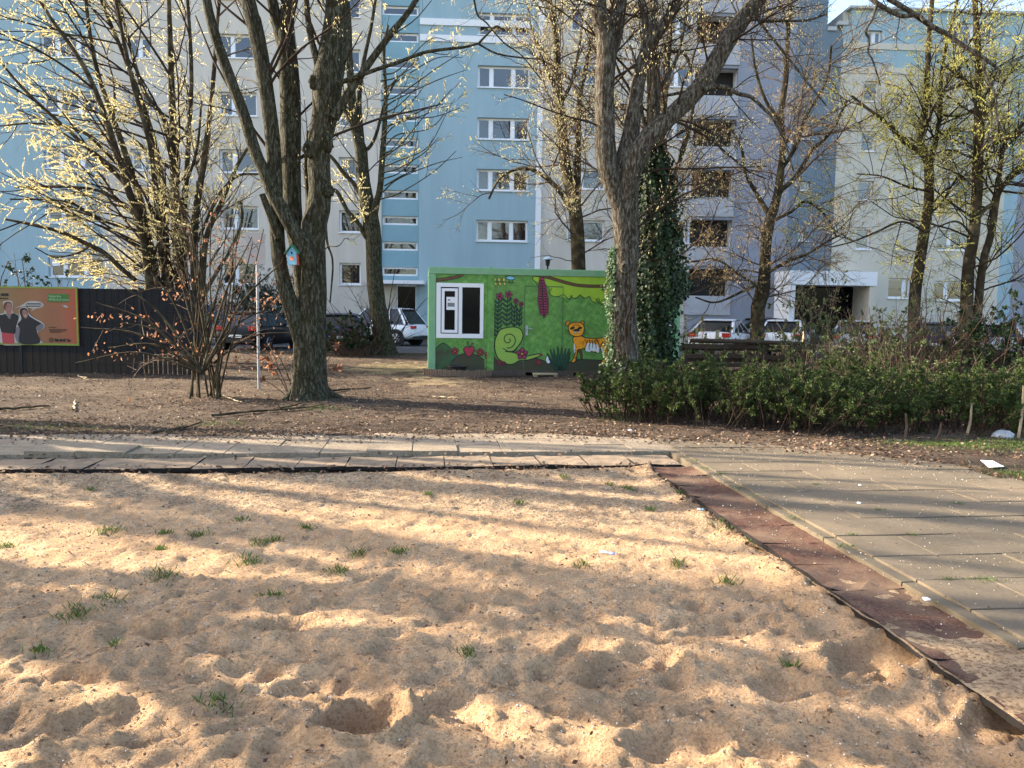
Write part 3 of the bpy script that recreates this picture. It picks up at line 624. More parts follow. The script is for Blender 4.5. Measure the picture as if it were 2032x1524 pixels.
# lavender section: recessed loggias with white parapets
xL0, xL1 = fx(1364, 470)[0], fx(1452, 470)[0]; xE2 = fx(1560, 500)[0]
zL = [fx(1410, 588)[1], fx(1410, 497)[1], fx(1410, 395)[1], fx(1410, 292)[1]]; sL = (zL[3]-zL[0])/3; hL = 1.45
lo = [(xL0, xL1, zL[0]+k*sL, zL[0]+k*sL+hL) for k in range(0, 8) if zL[0]+k*sL+hL < ZTOP]
wall_strip('wall', blk, xE, xE2, ZG-.2, ZTOP, lo, M['w_lav'], th=.2)
for k, o in enumerate(lo):
    lg = MB(); lg.box(xL0-.1, xL1+.1, 1.4, 1.5, o[2]-1.1, o[3]+.2); lg.box(xL0-.15, xL0-.05, .2, 1.4, o[2]-1.1, o[3]+.2); lg.box(xL1+.05, xL1+.15, .2, 1.4, o[2]-1.1, o[3]+.2); lg.box(xL0-.1, xL1+.1, .2, 1.4, o[3]+.06, o[3]+.2)
    L_ = lg.build('loggia', M['w_white'], blk)
    pp = MB(); pp.box(xL0-.03, xL1+.03, -.09, -.003, o[2]-1.0, o[2]+.02); pp.build('parapet', M['w_par'], L_)
    dd = MB(); dd.box(xL0+.3, xL0+1.3, 1.33, 1.395, o[2]-1.0, o[3]-.15, 0); dd.box(xL0+.38, xL0+1.22, 1.31, 1.325, o[2]-.9, o[3]-.25, 1); dd.box(xL0+1.5, xL1-.15, 1.33, 1.395, o[2]-.1, o[3]-.15, 0); dd.box(xL0+1.58, xL1-.25, 1.31, 1.325, o[2]-.02, o[3]-.25, 1); dd.build('balcony_door', [M['white'], M['pane_dark']], L_)
c5 = column(1583, 1603, 460, 478, [478, 377, 238])
c5 = (c5[0], c5[1], c5[2], c5[3], 2.66)
op5 = rows(c5, -1, 8, ZTOP-4)
xS = fx(1643, 30)[0]; zS = fx(1660, 50)[1]; xT = fx(1690, 50)[0]
wall_strip('wall', blk, xE2, xS, ZG-.2, ZTOP, [o for o in op5 if o[3] < fx(1660, 52)[1]-.5], M['w_blue'])
wall_strip('wall', blk, xS+.002, xF-.003, ZG-.2, zS-.3, [], M['w_blue'])
for i, o in enumerate(op5):
    if o[3] < fx(1660, 52)[1]-.5: window(blk, *o, (), 0, seed=500+i, cover='none')
mb = MB(); mb.box(xS-.36, xS-.01, .36, 10.6, 0, ZTOP-.01); mb.build('gable_wall', M['w_lav'], blk)
# pale storey bands and roof
mb = MB()
for px, py in ((940, 47), (940, 79)):
    z = fx(px, py)[1]; mb.box(xC+.02, xD-.32, -.07, -.003, z-.14, z+.18)
mb.build('storey_band', M['w_white'], blk)
mb = MB(); mb.box(-46, xS, -.15, 11, ZTOP+.003, ZTOP+.5); mb.box(xS+.01, xF-.36, -.1, 11, zS-.297, zS-.1); mb.build('roof', M['roofm'], blk)
mb = MB(); mb.box(-46, xS-.4, .95, 1.0, ZG-.2, ZTOP-.02); mb.box(xS+.01, xF-.4, .5, .55, ZG, zS-.4); mb.box(-46.02, -45.9, .36, 10.9, 0, ZTOP-.02); mb.build('interior_wall', M['interior'], blk)
# portico in front of the dark return
pz = fx(1650, 538, -2.0)[1]; pzb = fx(1650, 566, -2.0)[1]; pxa = fx(1568, 560, -2)[0]; pxb = fx(1738, 560, -2)[0]
po = empty('portico', (0, 0, 0)); po.parent = blk2
mb = MB(); mb.box(pxa, pxa+.30, -2.0, -.003, ZG, pzb); mb.build('side_wall', M['w_white'], po)
mb = MB(); mb.box(pxb-.3, pxb, -2.0, -.003, ZG, pzb); mb.build('side_wall', M['w_cream2'], po)
mb = MB(); mb.box(pxa-.05, pxb+.05, -2.05, -.004, pzb+.002, pz); mb.build('canopy', M['w_white'], po)
mb = MB(); mb.box(pxa+.301, pxb-.301, -.25, -.004, ZG, pzb); mb.build('door_recess', M['pane_dark'], po)
# right block
ZR = fx(1800, 22)[1]
cF1 = column(1699, 1728, 470, 495, [495, 398, 300]); cF1 = (cF1[0], cF1[1], 1.05, cF1[3], cF1[4]); cF2 = column(1868, 1952, 358, 398, [597, 497, 398, 295])
cF0 = column(1763, 1808, 552, 592, [592, 497])
zt = fx(1800, 145)[1]
opF = rows(cF1, 0, 9, zt-.3)+rows(cF2, 0, 9, zt-.3)+[(cF0[0], cF0[1], cF0[3], cF0[3]+cF0[2])]
wall_strip('wall', blk2, xF, xG, ZG-.2, zt, opF, M['w_cream2'])
for i, o in enumerate(rows(cF1, 0, 9, zt-.3)): window(blk2, *o, (), 0, seed=600+i, cover='none')
for i, o in enumerate(rows(cF2, 0, 9, zt-.3)): window(blk2, *o, (.3, .8), 0, seed=640+i, cover='none' if i != 2 else 'curtain')
window(blk2, *opF[-1], (.75,), 0, seed=700, cover='none')
tops = [(c[0], c[1], c[3]+c[4]*k, c[3]+c[4]*k+c[2]) for c in (cF1, cF2) for k in range(3, 9) if c[3]+c[4]*k > zt+.1 and c[3]+c[4]*k+c[2] < ZR-.3]
wall_strip('wall', blk2, xF, xT-.002, zt+.002, zS, [], M['w_teal']); wall_strip('wall', blk2, xT, xG, zt+.002, ZR, [o for o in tops if o[0] > xT], M['w_teal']); tops = [o for o in tops if o[0] > xT]
for i, o in enumerate(tops): window(blk2, *o, (.5,), 0, seed=720+i)
wall_strip('wall', blk2, xG, xG+.75, ZG-.2, ZR, [], M['w_teal'])
cG = (xG+5, xG+7.6, cF2[2], cF2[3], cF2[4]); opG = rows(cG, 0, 9, ZR-.4)
wall_strip('wall', blk2, xG+.752, 46, ZG-.2, ZR, opG, M['w_lav'])
for i, o in enumerate(opG): window(blk2, *o, (.3, .7), 0, seed=800+i)
mb = MB()
for py in (94, 142): z = fx(1800, py)[1]; mb.box(xF+.02, xG-.02, -.06, -.003, z-.16, z+.16)
mb.build('storey_band', M['w_cream2'], blk2)
mb = MB(); mb.box(xT-.2, 46.2, -.2, 11, ZR+.003, ZR+.12); mb.box(xF-.3, xT-.21, -.1, 11, zS+.003, zS+.2); mb.build('roof', M['roofm'], blk2)
mb = MB(); mb.box(xF-.35, xF-.003, .36, 10.9, 0, zS-.01); mb.box(xT-.3, xT-.01, .36, 10.9, zS+.21, ZR-.01); mb.build('gable_wall', M['w_cream2'], blk2)
mb = MB(); mb.box(xF, xT, .95, 1.0, ZG-.2, zS-.02); mb.box(xT+.01, 46, .95, 1.0, ZG-.2, ZR-.02); mb.box(45.9, 46, .36, 10.9, 0, ZR-.02); mb.build('interior_wall', M['interior'], blk2)
# paper notice in a ground floor window, far left
n0 = fx(100, 515); n1 = fx(117, 528); mb = MB(); mb.box(n0[0], n1[0], .14, .143, n1[1], n0[1]); mb.build('notice', M['white'], blk)

# ================================================================== GREEN SITE CABIN WITH MURAL
M['cab_frame'] = mat('cabin_frame', (.20, .40, .20), .55, spec=.3, var=(.17, .35, .18), vscale=3, var2=(.30, .42, .28), v2scale=6, v2fac=.5)
M['cab_wall'] = mat('cabin_wall', (.095, .26, .04), .6, spec=.25, var=(.19, .40, .09), vscale=9, var2=(.075, .20, .04), v2scale=3.5, v2fac=.8, bump=.15, bscale=20, cutoff=(.42, .58), speck=(.15, .32, .08), sscale=22, mott=(.13, .24, .065), mscale=2.5)
M['cab_base'] = mat('cabin_base', (.075, .055, .045), .8, var=(.11, .08, .06), vscale=5)
M['cab_lime'] = mat('mural_lime', (.36, .54, .035), .6, var=(.28, .46, .04), vscale=5)
M['m_black'] = mat('mural_black', (.018, .025, .018), .6)
M['m_brown'] = mat('mural_brown', (.15, .075, .035), .6, var=(.11, .055, .03), vscale=8)
M['m_hill'] = mat('mural_hill', (.045, .12, .045), .6, var=(.06, .05, .025), vscale=2.2, cutoff=(.4, .6))
M['m_hillb'] = mat('mural_hill_brown', (.07, .052, .03), .6, var=(.05, .065, .03), vscale=3)
M['m_red'] = mat('mural_red', (.42, .035, .06), .6, var=(.33, .025, .05), vscale=9)
M['m_mag'] = mat('mural_magenta', (.26, .025, .085), .6, var=(.33, .05, .10), vscale=14)
M['m_snail'] = mat('mural_snail', (.24, .42, .08), .6, var=(.32, .45, .06), vscale=5)
M['m_leaf'] = mat('mural_leaf', (.02, .075, .04), .6, var=(.03, .10, .05), vscale=8)
M['m_orange'] = mat('mural_orange', (.86, .30, .012), .6, var=(.92, .38, .02), vscale=9)
M['m_white'] = mat('mural_white', (.72, .74, .74), .6)
M['m_blue'] = mat('mural_blue', (.22, .50, .66), .6)
M['m_yellow'] = mat('mural_yellow', (.55, .48, .08), .6)
P0 = gnd(850, 747); ztop = at(850, 529, P0[1])[2]
r1 = ray(1353, 540); tR = (ztop-EYE)/r1[2]; P1 = (r1[0]*tR, r1[1]*tR)
CA = math.atan2(P1[1]-P0[1], P1[0]-P0[0]); CL = math.hypot(P1[0]-P0[0], P1[1]-P0[1]); CH = ztop; CDp = 2.5; CZ = .0
cabin = empty('site_cabin', (P0[0], P0[1], 0), CA, 'green painted site cabin with a jungle mural and a white framed window', 'site cabin')
def cx(px, py, off=0.0):
    """photo direction -> cabin front (along, height)"""
    c, s = math.cos(CA), math.sin(CA); r = ray(px, py); nx, ny = -s, c
    t = (off + P0[0]*nx + P0[1]*ny)/(r[0]*nx + r[1]*ny); X, Y = r[0]*t-P0[0], r[1]*t-P0[1]
    return X*c+Y*s, EYE+r[2]*t
zt_ = CH-.17; zb_ = cx(1000, 735)[1]; wy = .035      # wall face sits back of the frame
a0 = cx(866, 560, wy)[0]; a1 = cx(960, 560, wy)[0]; wz1 = cx(913, 562, wy)[1]; wz0 = cx(913, 671, wy)[1]
mb = MB()   # cladding, with the window opening
def cl(x0, x1, z0, z1): mb.box(x0, x1, wy, wy+.06, z0, z1)
cl(.17, a0, zb_, zt_); cl(a0, a1, wz1, zt_); cl(a0, a1, zb_, wz0); cl(a1, CL-.17, zb_, zt_)
mb.build('wall', M['cab_wall'], cabin)
mb = MB(); mb.box(.02, .08, .17, CDp-.17, .18, zt_); mb.build('wall', M['cab_frame'], cabin)
mb = MB(); mb.box(CL-.08, CL-.02, .17, CDp-.17, .18, zt_); mb.box(.17, CL-.17, CDp-.1, CDp-.04, .18, zt_); mb.build('wall', M['cab_frame'], cabin)
for x in (0, CL-.17):
    for y in (0, CDp-.17): m_ = MB(); m_.box(x, x+.17, y, y+.17, .0, zt_); m_.build('corner_post', M['cab_frame'], cabin, bevel=.012)
for y in (0, CDp-.15): m_ = MB(); m_.box(0, CL, y, y+.15, zt_+.002, CH); m_.build('roof_rail', M['cab_frame'], cabin, bevel=.012)
for x in (0, CL-.15): m_ = MB(); m_.box(x, x+.15, .152, CDp-.152, zt_+.002, CH); m_.build('roof_rail', M['cab_frame'], cabin)
mpx = cx(968, 560)[0]; m_ = MB(); m_.box(mpx, mpx+.17, .008, .034, zb_+.002, zt_); m_.build('mid_post', M['cab_wall'], cabin)
m_ = MB(); m_.box(mpx+.03, mpx+.12, -.012, -.002, zt_+.04, CH+.03); m_.build('lifting_lug', M['cab_frame'], cabin)
m_ = MB(); m_.box(.171, CL-.171, .0, .15, 0, .035); 
pk0 = cx(1053, 745)[0]; 
xs_ = [.171, pk0-.13, pk0+.13, cx(1148, 745)[0]-.13, cx(1148, 745)[0]+.13, CL-.171]
for i in (0, 2, 4): m_.box(xs_[i], xs_[i+1], 0, .15, .036, .115)
m_.box(.171, CL-.171, .0, .15, .116, zb_-.002); m_.build('base_beam', M['cab_base'], cabin)
m_ = MB(); m_.box(.16, CL-.16, .16, CDp-.16, CH-.06, CH-.04); m_.build('roof', M['cab_frame'], cabin)
m_ = MB(); m_.box(.16, CL-.16, .16, CDp-.16, .1, .14); m_.box(.1, CL-.1, 1.2, 1.25, .2, zt_); m_.build('interior', M['interior'], cabin)
# window
wn = empty('window'); wn.parent = cabin
m_ = MB(); f_ = .11
m_.box(a0, a1, .0, .05, wz0, wz0+f_); m_.box(a0, a1, .0, .05, wz1-f_*.9, wz1); m_.box(a0, a0+f_, .0, .05, wz0+f_, wz1-f_*.9); m_.box(a1-f_*.8, a1, .0, .05, wz0+f_, wz1-f_*.9)
wm = cx(914, 610)[0]; m_.box(wm-.05, wm+.04, -.004, .05, wz0+f_, wz1-f_*.9); m_.build('frame', M['white'], wn, bevel=.006)
m_ = MB(); l, r_, bt, tp = a0+f_+.02, wm-.07, wz0+f_+.02, wz1-f_*.9-.03; k_ = .07
m_.box(l, r_, -.012, .03, bt, bt+k_); m_.box(l, r_, -.012, .03, tp-k_, tp); m_.box(l, l+k_, -.012, .03, bt+k_, tp-k_); m_.box(r_-k_, r_, -.012, .03, bt+k_, tp-k_); m_.build('sash', M['white'], wn, bevel=.005)
m_ = MB(); m_.box(l+k_, r_-k_, .012, .018, bt+k_, tp-k_); m_.build('pane', M['pane_dark'], wn)
m_ = MB(); m_.box(wm+.041, a1-f_*.8, .02, .026, wz0+f_, wz1-f_*.9); m_.build('pane', M['pane_dark'], wn)
q0, q1 = cx(886, 589), cx(904, 615); m_ = MB(); m_.box(q0[0], q1[0], .003, .006, q1[1], q0[1]); pw, ph = q1[0]-q0[0], q0[1]-q1[1]
m_.build('notice', M['white'], wn)
m_ = MB(); m_.box(q0[0]+.12*pw, q1[0]-.12*pw, -.001, .002, q1[1]+.25*ph, q1[1]+.55*ph, 0); m_.box(q0[0]+.15*pw, q0[0]+.4*pw, -.001, .002, q1[1]+.72*ph, q1[1]+.8*ph, 1); m_.build('notice_print', [mat('print_grey', (.2, .2, .2)), M['black']], wn)
# door outline
dr = empty('door'); dr.parent = cabin
da, db = cx(1041, 650, wy)[0], cx(1115, 650, wy)[0]; dzt = cx(1075, 570, wy)[1]; m_ = MB(); m_.box(da, db, wy-.006, wy-.001, zb_+.002, dzt); m_.build('leaf', M['cab_wall'], dr)
m_ = MB(); m_.box(da-.015, da-.002, wy-.012, wy-.001, zb_+.002, dzt+.03); m_.box(db+.002, db+.015, wy-.012, wy-.001, zb_+.002, dzt+.03); m_.box(da-.001, db+.001, wy-.012, wy-.001, dzt+.004, dzt+.03); m_.build('frame', mat('door_edge', (.07, .17, .06), .6), dr)
hx, hz = cx(1045, 655, wy); m_ = MB(); m_.box(hx-.03, hx+.03, -.0, .028, hz-.13, hz+.12, 0); m_.box(hx-.01, hx+.13, -.05, -.035, hz+.03, hz+.05, 0); m_.box(hx-.01, hx+.01, -.036, .0, hz+.03, hz+.05, 0); m_.build('handle', M['metal_grey'], dr)
fl0 = cx(1324, 612, 0); m_ = MB(); m_.box(CL-.42, CL-.20, .0, .02, cx(1330, 686)[1], cx(1330, 625)[1]); m_.build('shutter_box', M['white'], cabin)

# ---- the mural: flat painted shapes, each a thin coat on the wall
E8 = (820, 500, 3.503); E7 = (840, 520, 6.35); ER = (1040, 520, 5.976)
def wp(E_, pts, off): return [cx(E_[0]+x/E_[2], E_[1]+y/E_[2], off) for x, y in pts]
def paint(mb, E_, pts, m, layer):
    y = wy-.008-.0012*layer; q = wp(E_, pts, y); mb.poly([(a, y, b_) for a, b_ in q], m)
def smooth_closed(pts, n=6):
    P_ = np.array(pts, float); k = len(P_); out = []
    for i in range(k):
        p0, p1, p2, p3 = P_[(i-1) % k], P_[i], P_[(i+1) % k], P_[(i+2) % k]
        for t in np.linspace(0, 1, n, endpoint=False): out.append(tuple(.5*((2*p1)+(-p0+p2)*t+(2*p0-5*p1+4*p2-p3)*t*t+(-p0+3*p1-3*p2+p3)*t**3)))
    return out
def stroke(mb, E_, pts, wd, m, layer, closed=False, smooth=True, w2=None):
    y = wy-.008-.0012*layer
    if smooth: P_ = np.array(smooth_closed(pts)) if closed else resample(np.array([(a, b_, 0) for a, b_ in pts]), [1]*len(pts), len(pts)*5)[0][:, :2]
    else: P_ = np.array(pts, float)
    if closed: P_ = np.vstack([P_, P_[:1]])
    q = np.array([cx(E_[0]+a/E_[2], E_[1]+b_/E_[2], y) for a, b_ in P_]); T = norm(np.gradient(q, axis=0)); S = np.stack([-T[:, 1], T[:, 0]], 1)
    ww = np.linspace(wd, w2 if w2 is not None else wd, len(q))[:, None]/2; A = q+S*ww; B = q-S*ww
    for i in range(len(q)-1):
        Z = [(B[i][0], y, B[i][1]), (B[i+1][0], y, B[i+1][1]), (A[i+1][0], y, A[i+1][1]), (A[i][0], y, A[i][1])]; mb.poly(Z, m)
def shape(mb, E_, pts, m, layer, outline=.018, black=0):
    s = smooth_closed(pts); paint(mb, E_, s, m, layer)
    if outline: stroke(mb, E_, pts, outline, black, layer+1, closed=True)
def tri_fix(o):
    b2 = bmesh.new(); b2.from_mesh(o.data); bmesh.ops.triangulate(b2, faces=[f for f in b2.faces if len(f.verts) > 4])
    for f in b2.faces:
        if f.normal.y > 0: f.normal_flip()
    b2.to_mesh(o.data); b2.free(); return o
BK = M['m_black']
# hills along the foot
mb = MB(); yb_ = 820
paint(mb, E8, [(150, 828), (150, 680), (178, 650), (208, 633), (240, 652), (270, 685), (300, 715), (330, 722), (330, 828)], 1, 0); stroke(mb, E8, [(150, 682), (178, 650), (208, 633), (240, 652), (270, 685), (290, 712)], .02, 0, 1)
paint(mb, E8, [(240, 828), (270, 750), (310, 722), (350, 708), (400, 706), (450, 722), (490, 748), (500, 828)], 2, 1); stroke(mb, E8, [(262, 765), (310, 722), (350, 708), (400, 706), (450, 722), (495, 752)], .02, 0, 2)
paint(mb, E8, [(495, 828), (530, 740), (560, 722), (585, 750), (620, 770), (660, 780), (700, 775), (740, 755), (765, 765), (765, 828)], 2, 1)
paint(mb, E8, [(760, 828), (770, 765), (800, 745), (850, 738), (890, 750), (930, 765), (980, 772), (1080, 765), (1160, 748), (1300, 752), (1400, 762), (1850, 790), (1850, 828)], 2, 1); stroke(mb, E8, [(765, 770), (800, 745), (850, 738), (890, 750), (930, 765)], .02, 0, 2); stroke(mb, E8, [(1085, 765), (1160, 748), (1300, 752), (1400, 762)], .018, 0, 2)
tri_fix(mb.build('mural_hills', [BK, M['m_hill'], M['m_hillb']], cabin))
# canopy of lime leaves and brown boughs
mb = MB(); cp = [(845, 162), (1390, 175), (1390, 345), (1330, 360), (1300, 355), (1285, 330), (1270, 355), (1240, 345), (1225, 312), (1190, 318), (1165, 298), (1140, 312), (1115, 322), (1095, 300), (1080, 325), (1050, 315), (1010, 305), (980, 310), (952, 292), (952, 255), (900, 200), (860, 210), (832, 190)]
paint(mb, E8, cp, 1, 0); stroke(mb, E8, [(845, 162), (828, 185), (850, 210), (868, 235)], .016, 0, 1)
stroke(mb, E8, [(965, 250), (948, 285), (975, 308), (1010, 308), (1045, 297), (1070, 318), (1090, 330), (1108, 300)], .016, 0, 1); stroke(mb, E8, [(1095, 300), (1112, 322), (1140, 318), (1160, 298), (1175, 312), (1200, 320), (1225, 308), (1240, 340), (1270, 358)], .016, 0, 1); stroke(mb, E8, [(1262, 350), (1290, 322), (1300, 350), (1318, 328)], .014, 0, 1); stroke(mb, E8, [(1270, 322), (1290, 352), (1320, 362), (1345, 330)], .014, 0, 1)
tri_fix(mb.build('mural_canopy', [BK, M['cab_lime']], cabin))
mb = MB(); stroke(mb, E8, [(838, 158), (920, 172), (1000, 195), (1080, 218), (1150, 232), (1250, 238), (1380, 235)], .085, 0, 2); stroke(mb, E8, [(838, 158), (920, 172), (1000, 195), (1080, 218), (1150, 232), (1250, 238), (1380, 235)], .06, 1, 3)
tri_fix(mb.build('mural_bough', [BK, M['m_brown']], cabin)); mb = MB()
stroke(mb, E8, [(118, 197), (180, 194), (240, 186), (290, 176), (330, 163), (352, 145)], .085, 0, 2); tri_fix(mb.build('mural_bough', [BK, M['m_brown']], cabin)); mb = MB()
stroke(mb, E8, [(118, 197), (180, 194), (240, 186), (290, 176), (330, 163), (352, 145)], .06, 1, 3)
tri_fix(mb.build('mural_bough', [BK, M['m_brown']], cabin))
# hanging magenta blossom
mb = MB(); r_ = random.Random(5)
for i in range(15):
    yy = 190+i*18.2; hw = 16+14*math.sin(min(1, i/14*1.0)*math.pi*.9)+(4 if i > 6 else 0); cxx = 893+i*1.25
    if i == 14: hw = 8
    for sx in (-1, 1): shape(mb, E8, [(cxx, yy-4), (cxx+sx*hw*.8, yy-12), (cxx+sx*hw*1.15, yy+2), (cxx+sx*hw*.7, yy+12), (cxx+sx*3, yy+10)], 1, 4, .012)
stroke(mb, E8, [(893, 186), (897, 300), (910, 445)], .012, 0, 6); tri_fix(mb.build('mural_blossom', [BK, M['m_mag']], cabin))
# leafy stems with flowers
for (x0, yt, yb2, sw, fl) in ((588, 330, 600, 30, 'l'), (652, 318, 520, 32, 'm'), (703, 362, 525, 22, 's'), (738, 385, 520, 20, 's')):
    mb = MB(); n = int((yb2-yt)/30)
    stroke(mb, E8, [(x0+6, yt-15), (x0, (yt+yb2)/2), (x0-2, yb2)], .02, 0, 2)
    for i in range(n):
        y_ = yb2-8-i*(yb2-yt-10)/n
        for sx in (-1, 1): shape(mb, E8, [(x0, y_), (x0+sx*sw*.75, y_-12), (x0+sx*sw, y_-34), (x0+sx*sw*.45, y_-22), (x0+sx*2, y_-10)], 1, 3, .012)
    tri_fix(mb.build('mural_stem', [BK, M['m_leaf']], cabin)); mb = MB(); fy = yt-22; s_ = 1 if fl != 's' else .72; fxx = x0+12
    for k in range(5):
        an = math.pi*(.0+k*.4); ca, sa = math.cos(an), math.sin(an); shape(mb, E8, [(fxx, fy), (fxx+s_*(16*ca-9*sa), fy-s_*(16*sa+9*ca)), (fxx+s_*28*ca, fy-s_*28*sa), (fxx+s_*(16*ca+9*sa), fy-s_*(16*sa-9*ca))], 1, 5, .012)
    tri_fix(mb.build('mural_flower', [BK, M['m_mag']], cabin))
# snail
mb = MB(); body = [(608, 540), (680, 522), (735, 530), (762, 570), (752, 620), (720, 665), (690, 690), (640, 690), (700, 700), (760, 722), (800, 722), (870, 708), (882, 720), (850, 735), (790, 752), (740, 755), (690, 780), (640, 775), (595, 745), (570, 690), (568, 620), (585, 575)]
shape(mb, E8, body, 1, 6, .024)
sp = []
for i in range(46): a = -1.1+i*.235; rr = 5+i*1.35; sp.append((662+rr*math.cos(a), 610+rr*1.02*math.sin(a)))
stroke(mb, E8, sp[:40], .024, 0, 8); stroke(mb, E8, [(622, 668), (660, 690), (700, 692), (725, 665)], .02, 0, 8)
shape(mb, E8, [(878, 705), (893, 708), (898, 718), (884, 722)], 2, 8, .01); tri_fix(mb.build('mural_snail', [BK, M['m_snail'], M['m_red']], cabin))
# flowers at the foot
for (x_, y_, s_, mi) in ((290, 690, 27, 'm_red'), (465, 697, 27, 'm_red'), (525, 715, 30, 'm_red'), (757, 708, 42, 'm_mag'), (873, 768, 22, 'm_red'), (598, 765, 20, 'm_red'), (630, 775, 15, 'm_red')):
    mb = MB()
    for k in range(5):
        an = math.pi*(.5+k*.4); ca, sa = math.cos(an), math.sin(an); shape(mb, E8, [(x_, y_), (x_+s_*(.55*ca-.42*sa), y_-s_*(.55*sa+.42*ca)), (x_+s_*1.05*ca, y_-s_*1.05*sa), (x_+s_*(.55*ca+.42*sa), y_-s_*(.55*sa-.42*ca))], 1, 9, .014)
    shape(mb, E8, [(x_-s_*.2, y_), (x_, y_-s_*.2), (x_+s_*.2, y_), (x_, y_+s_*.2)], 2, 11, .01); tri_fix(mb.build('mural_flower', [BK, M[mi], M['m_orange']], cabin))
# heart strawberry
mb = MB(); shape(mb, E8, [(388, 662), (410, 655), (425, 672), (420, 698), (388, 728), (358, 700), (352, 675), (366, 657)], 1, 9, .018)
for p_ in ([(388, 658), (380, 640), (378, 628)], [(392, 658), (405, 645), (412, 637)]): stroke(mb, E8, p_, .014, 0, 9); shape(mb, E8, [(p_[-1][0]-6, p_[-1][1]), (p_[-1][0], p_[-1][1]-6), (p_[-1][0]+6, p_[-1][1]), (p_[-1][0], p_[-1][1]+6)], 1, 11, .01)
tri_fix(mb.build('mural_heart', [BK, M['m_red']], cabin))
# bird on its twig, white drop, grass clump
mb = MB(); stroke(mb, E8, [(545, 208), (600, 208), (700, 212)], .014, 0, 2)
for x_ in (570, 600, 632): shape(mb, E8, [(x_, 207), (x_-12, 195), (x_-4, 178), (x_+8, 190)], 3, 2, .010); shape(mb, E8, [(x_, 209), (x_+12, 218), (x_+6, 235), (x_-6, 222)], 3, 2, .010)
shape(mb, E8, [(645, 172), (675, 168), (708, 178), (695, 192), (665, 192), (650, 184)], 1, 4, .014); shape(mb, E8, [(640, 158), (655, 156), (658, 170), (645, 172)], 2, 4, .012)
for x_ in (668, 688): stroke(mb, E8, [(x_, 192), (x_+2, 212), (x_-6, 218)], .01, 0, 5)
tri_fix(mb.build('mural_bird', [BK, M['m_blue'], M['cab_wall'], M['m_yellow']], cabin))
mb = MB(); shape(mb, E8, [(938, 715), (955, 738), (956, 762), (940, 777), (923, 762), (922, 738)], 1, 4, .016); tri_fix(mb.build('mural_drop', [BK, M['m_white']], cabin))
mb = MB()
for i, (tx, ty) in enumerate([(930, 700), (952, 672), (975, 668), (1005, 652), (1035, 655), (1062, 665), (1088, 668), (1092, 695), (1090, 728), (942, 745)]):
    bx_ = 1000+i*5; shape(mb, E8, [(bx_-12, 822), ((bx_+tx)/2-12, (822+ty)/2+4), (tx, ty), ((bx_+tx)/2+10, (822+ty)/2+8), (bx_+12, 822)], 1, 5+(i % 2), .010)
tri_fix(mb.build('mural_grass', [BK, M['m_leaf']], cabin))
# the orange striped big cat
mb = MB()
shape(mb, ER, [(735, 900), (880, 905), (960, 885), (1040, 888), (1060, 930), (1030, 960), (1000, 1000), (1000, 1080), (985, 1150), (940, 1215), (905, 1225), (910, 1190), (945, 1140), (945, 1090), (915, 1030), (870, 1070), (800, 1060), (740, 1050), (715, 1020), (680, 1035), (640, 1040), (628, 1090), (615, 1160), (590, 1190), (560, 1185), (590, 1130), (600, 1060), (590, 980), (580, 900), (640, 870), (690, 880)], 1, 6, .022)
shape(mb, ER, [(740, 985), (760, 960), (800, 965), (860, 975), (880, 1000), (890, 1060), (870, 1075), (840, 1050), (825, 1065), (805, 1050), (780, 1065), (755, 1060), (728, 1050)], 2, 8, 0)
shape(mb, ER, [(590, 960), (604, 1000), (606, 1070), (596, 1080), (588, 1010)], 2, 8, 0); shape(mb, ER, [(905, 1010), (925, 1020), (955, 1080), (965, 1120), (950, 1100), (925, 1060)], 2, 8, 0)
for p_ in ([(775, 920), (782, 960), (770, 1010), (775, 1045)], [(830, 930), (850, 980), (855, 1030)], [(860, 920), (885, 965), (895, 1010)], [(805, 925), (815, 975), (808, 1020)], [(750, 925), (742, 965), (728, 1010)], [(940, 950), (915, 975), (905, 1010), (915, 1040)], [(960, 950), (985, 985)]): stroke(mb, ER, p_, .030, 0, 10, w2=.012)
rr_ = random.Random(3)
for i in range(75):
    x_ = rr_.uniform(605, 1010); y_ = rr_.uniform(910, 1020)
    if 730 < x_ < 905 and y_ > 945: continue
    stroke(mb, ER, [(x_, y_), (x_-3, y_+14)], .010, 0, 10, smooth=False)
for i in range(26):
    x_ = rr_.uniform(600, 635); y_ = rr_.uniform(1030, 1160); stroke(mb, ER, [(x_, y_), (x_-4, y_+12)], .009, 0, 10, smooth=False); x_ = rr_.uniform(950, 990); stroke(mb, ER, [(x_, y_), (x_-4, y_+12)], .009, 0, 10, smooth=False)
shape(mb, ER, [(640, 1045), (675, 1040), (690, 1090), (690, 1145), (672, 1150), (668, 1100)], 3, 5, .014)
for ex in (520, 690): shape(mb, ER, [(ex-26, 730), (ex-14, 702), (ex+10, 700), (ex+24, 725), (ex+6, 750), (ex-16, 752)], 1, 9, .018); shape(mb, ER, [(ex-12, 728), (ex-2, 714), (ex+10, 726), (ex, 738)], 1, 11, .010)
shape(mb, ER, [(540, 740), (570, 722), (610, 714), (655, 716), (695, 735), (712, 775), (708, 830), (690, 865), (640, 882), (590, 878), (550, 855), (530, 810), (524, 770)], 1, 12, .020)
for s_ in (-1, 1):
    c_ = 616+s_*44; shape(mb, ER, [(c_-28, 790), (c_-12, 772), (c_+18, 768), (c_+30, 780), (c_+12, 796), (c_-14, 802)], 0, 14, 0); stroke(mb, ER, [(616+s_*82, 812), (616+s_*115, 800), (616+s_*142, 795)], .009, 0, 14, smooth=False); stroke(mb, ER, [(616+s_*82, 822), (616+s_*118, 825), (616+s_*140, 838)], .009, 0, 14, smooth=False); stroke(mb, ER, [(616+s_*80, 832), (616+s_*108, 845), (616+s_*120, 858)], .009, 0, 14, smooth=False)
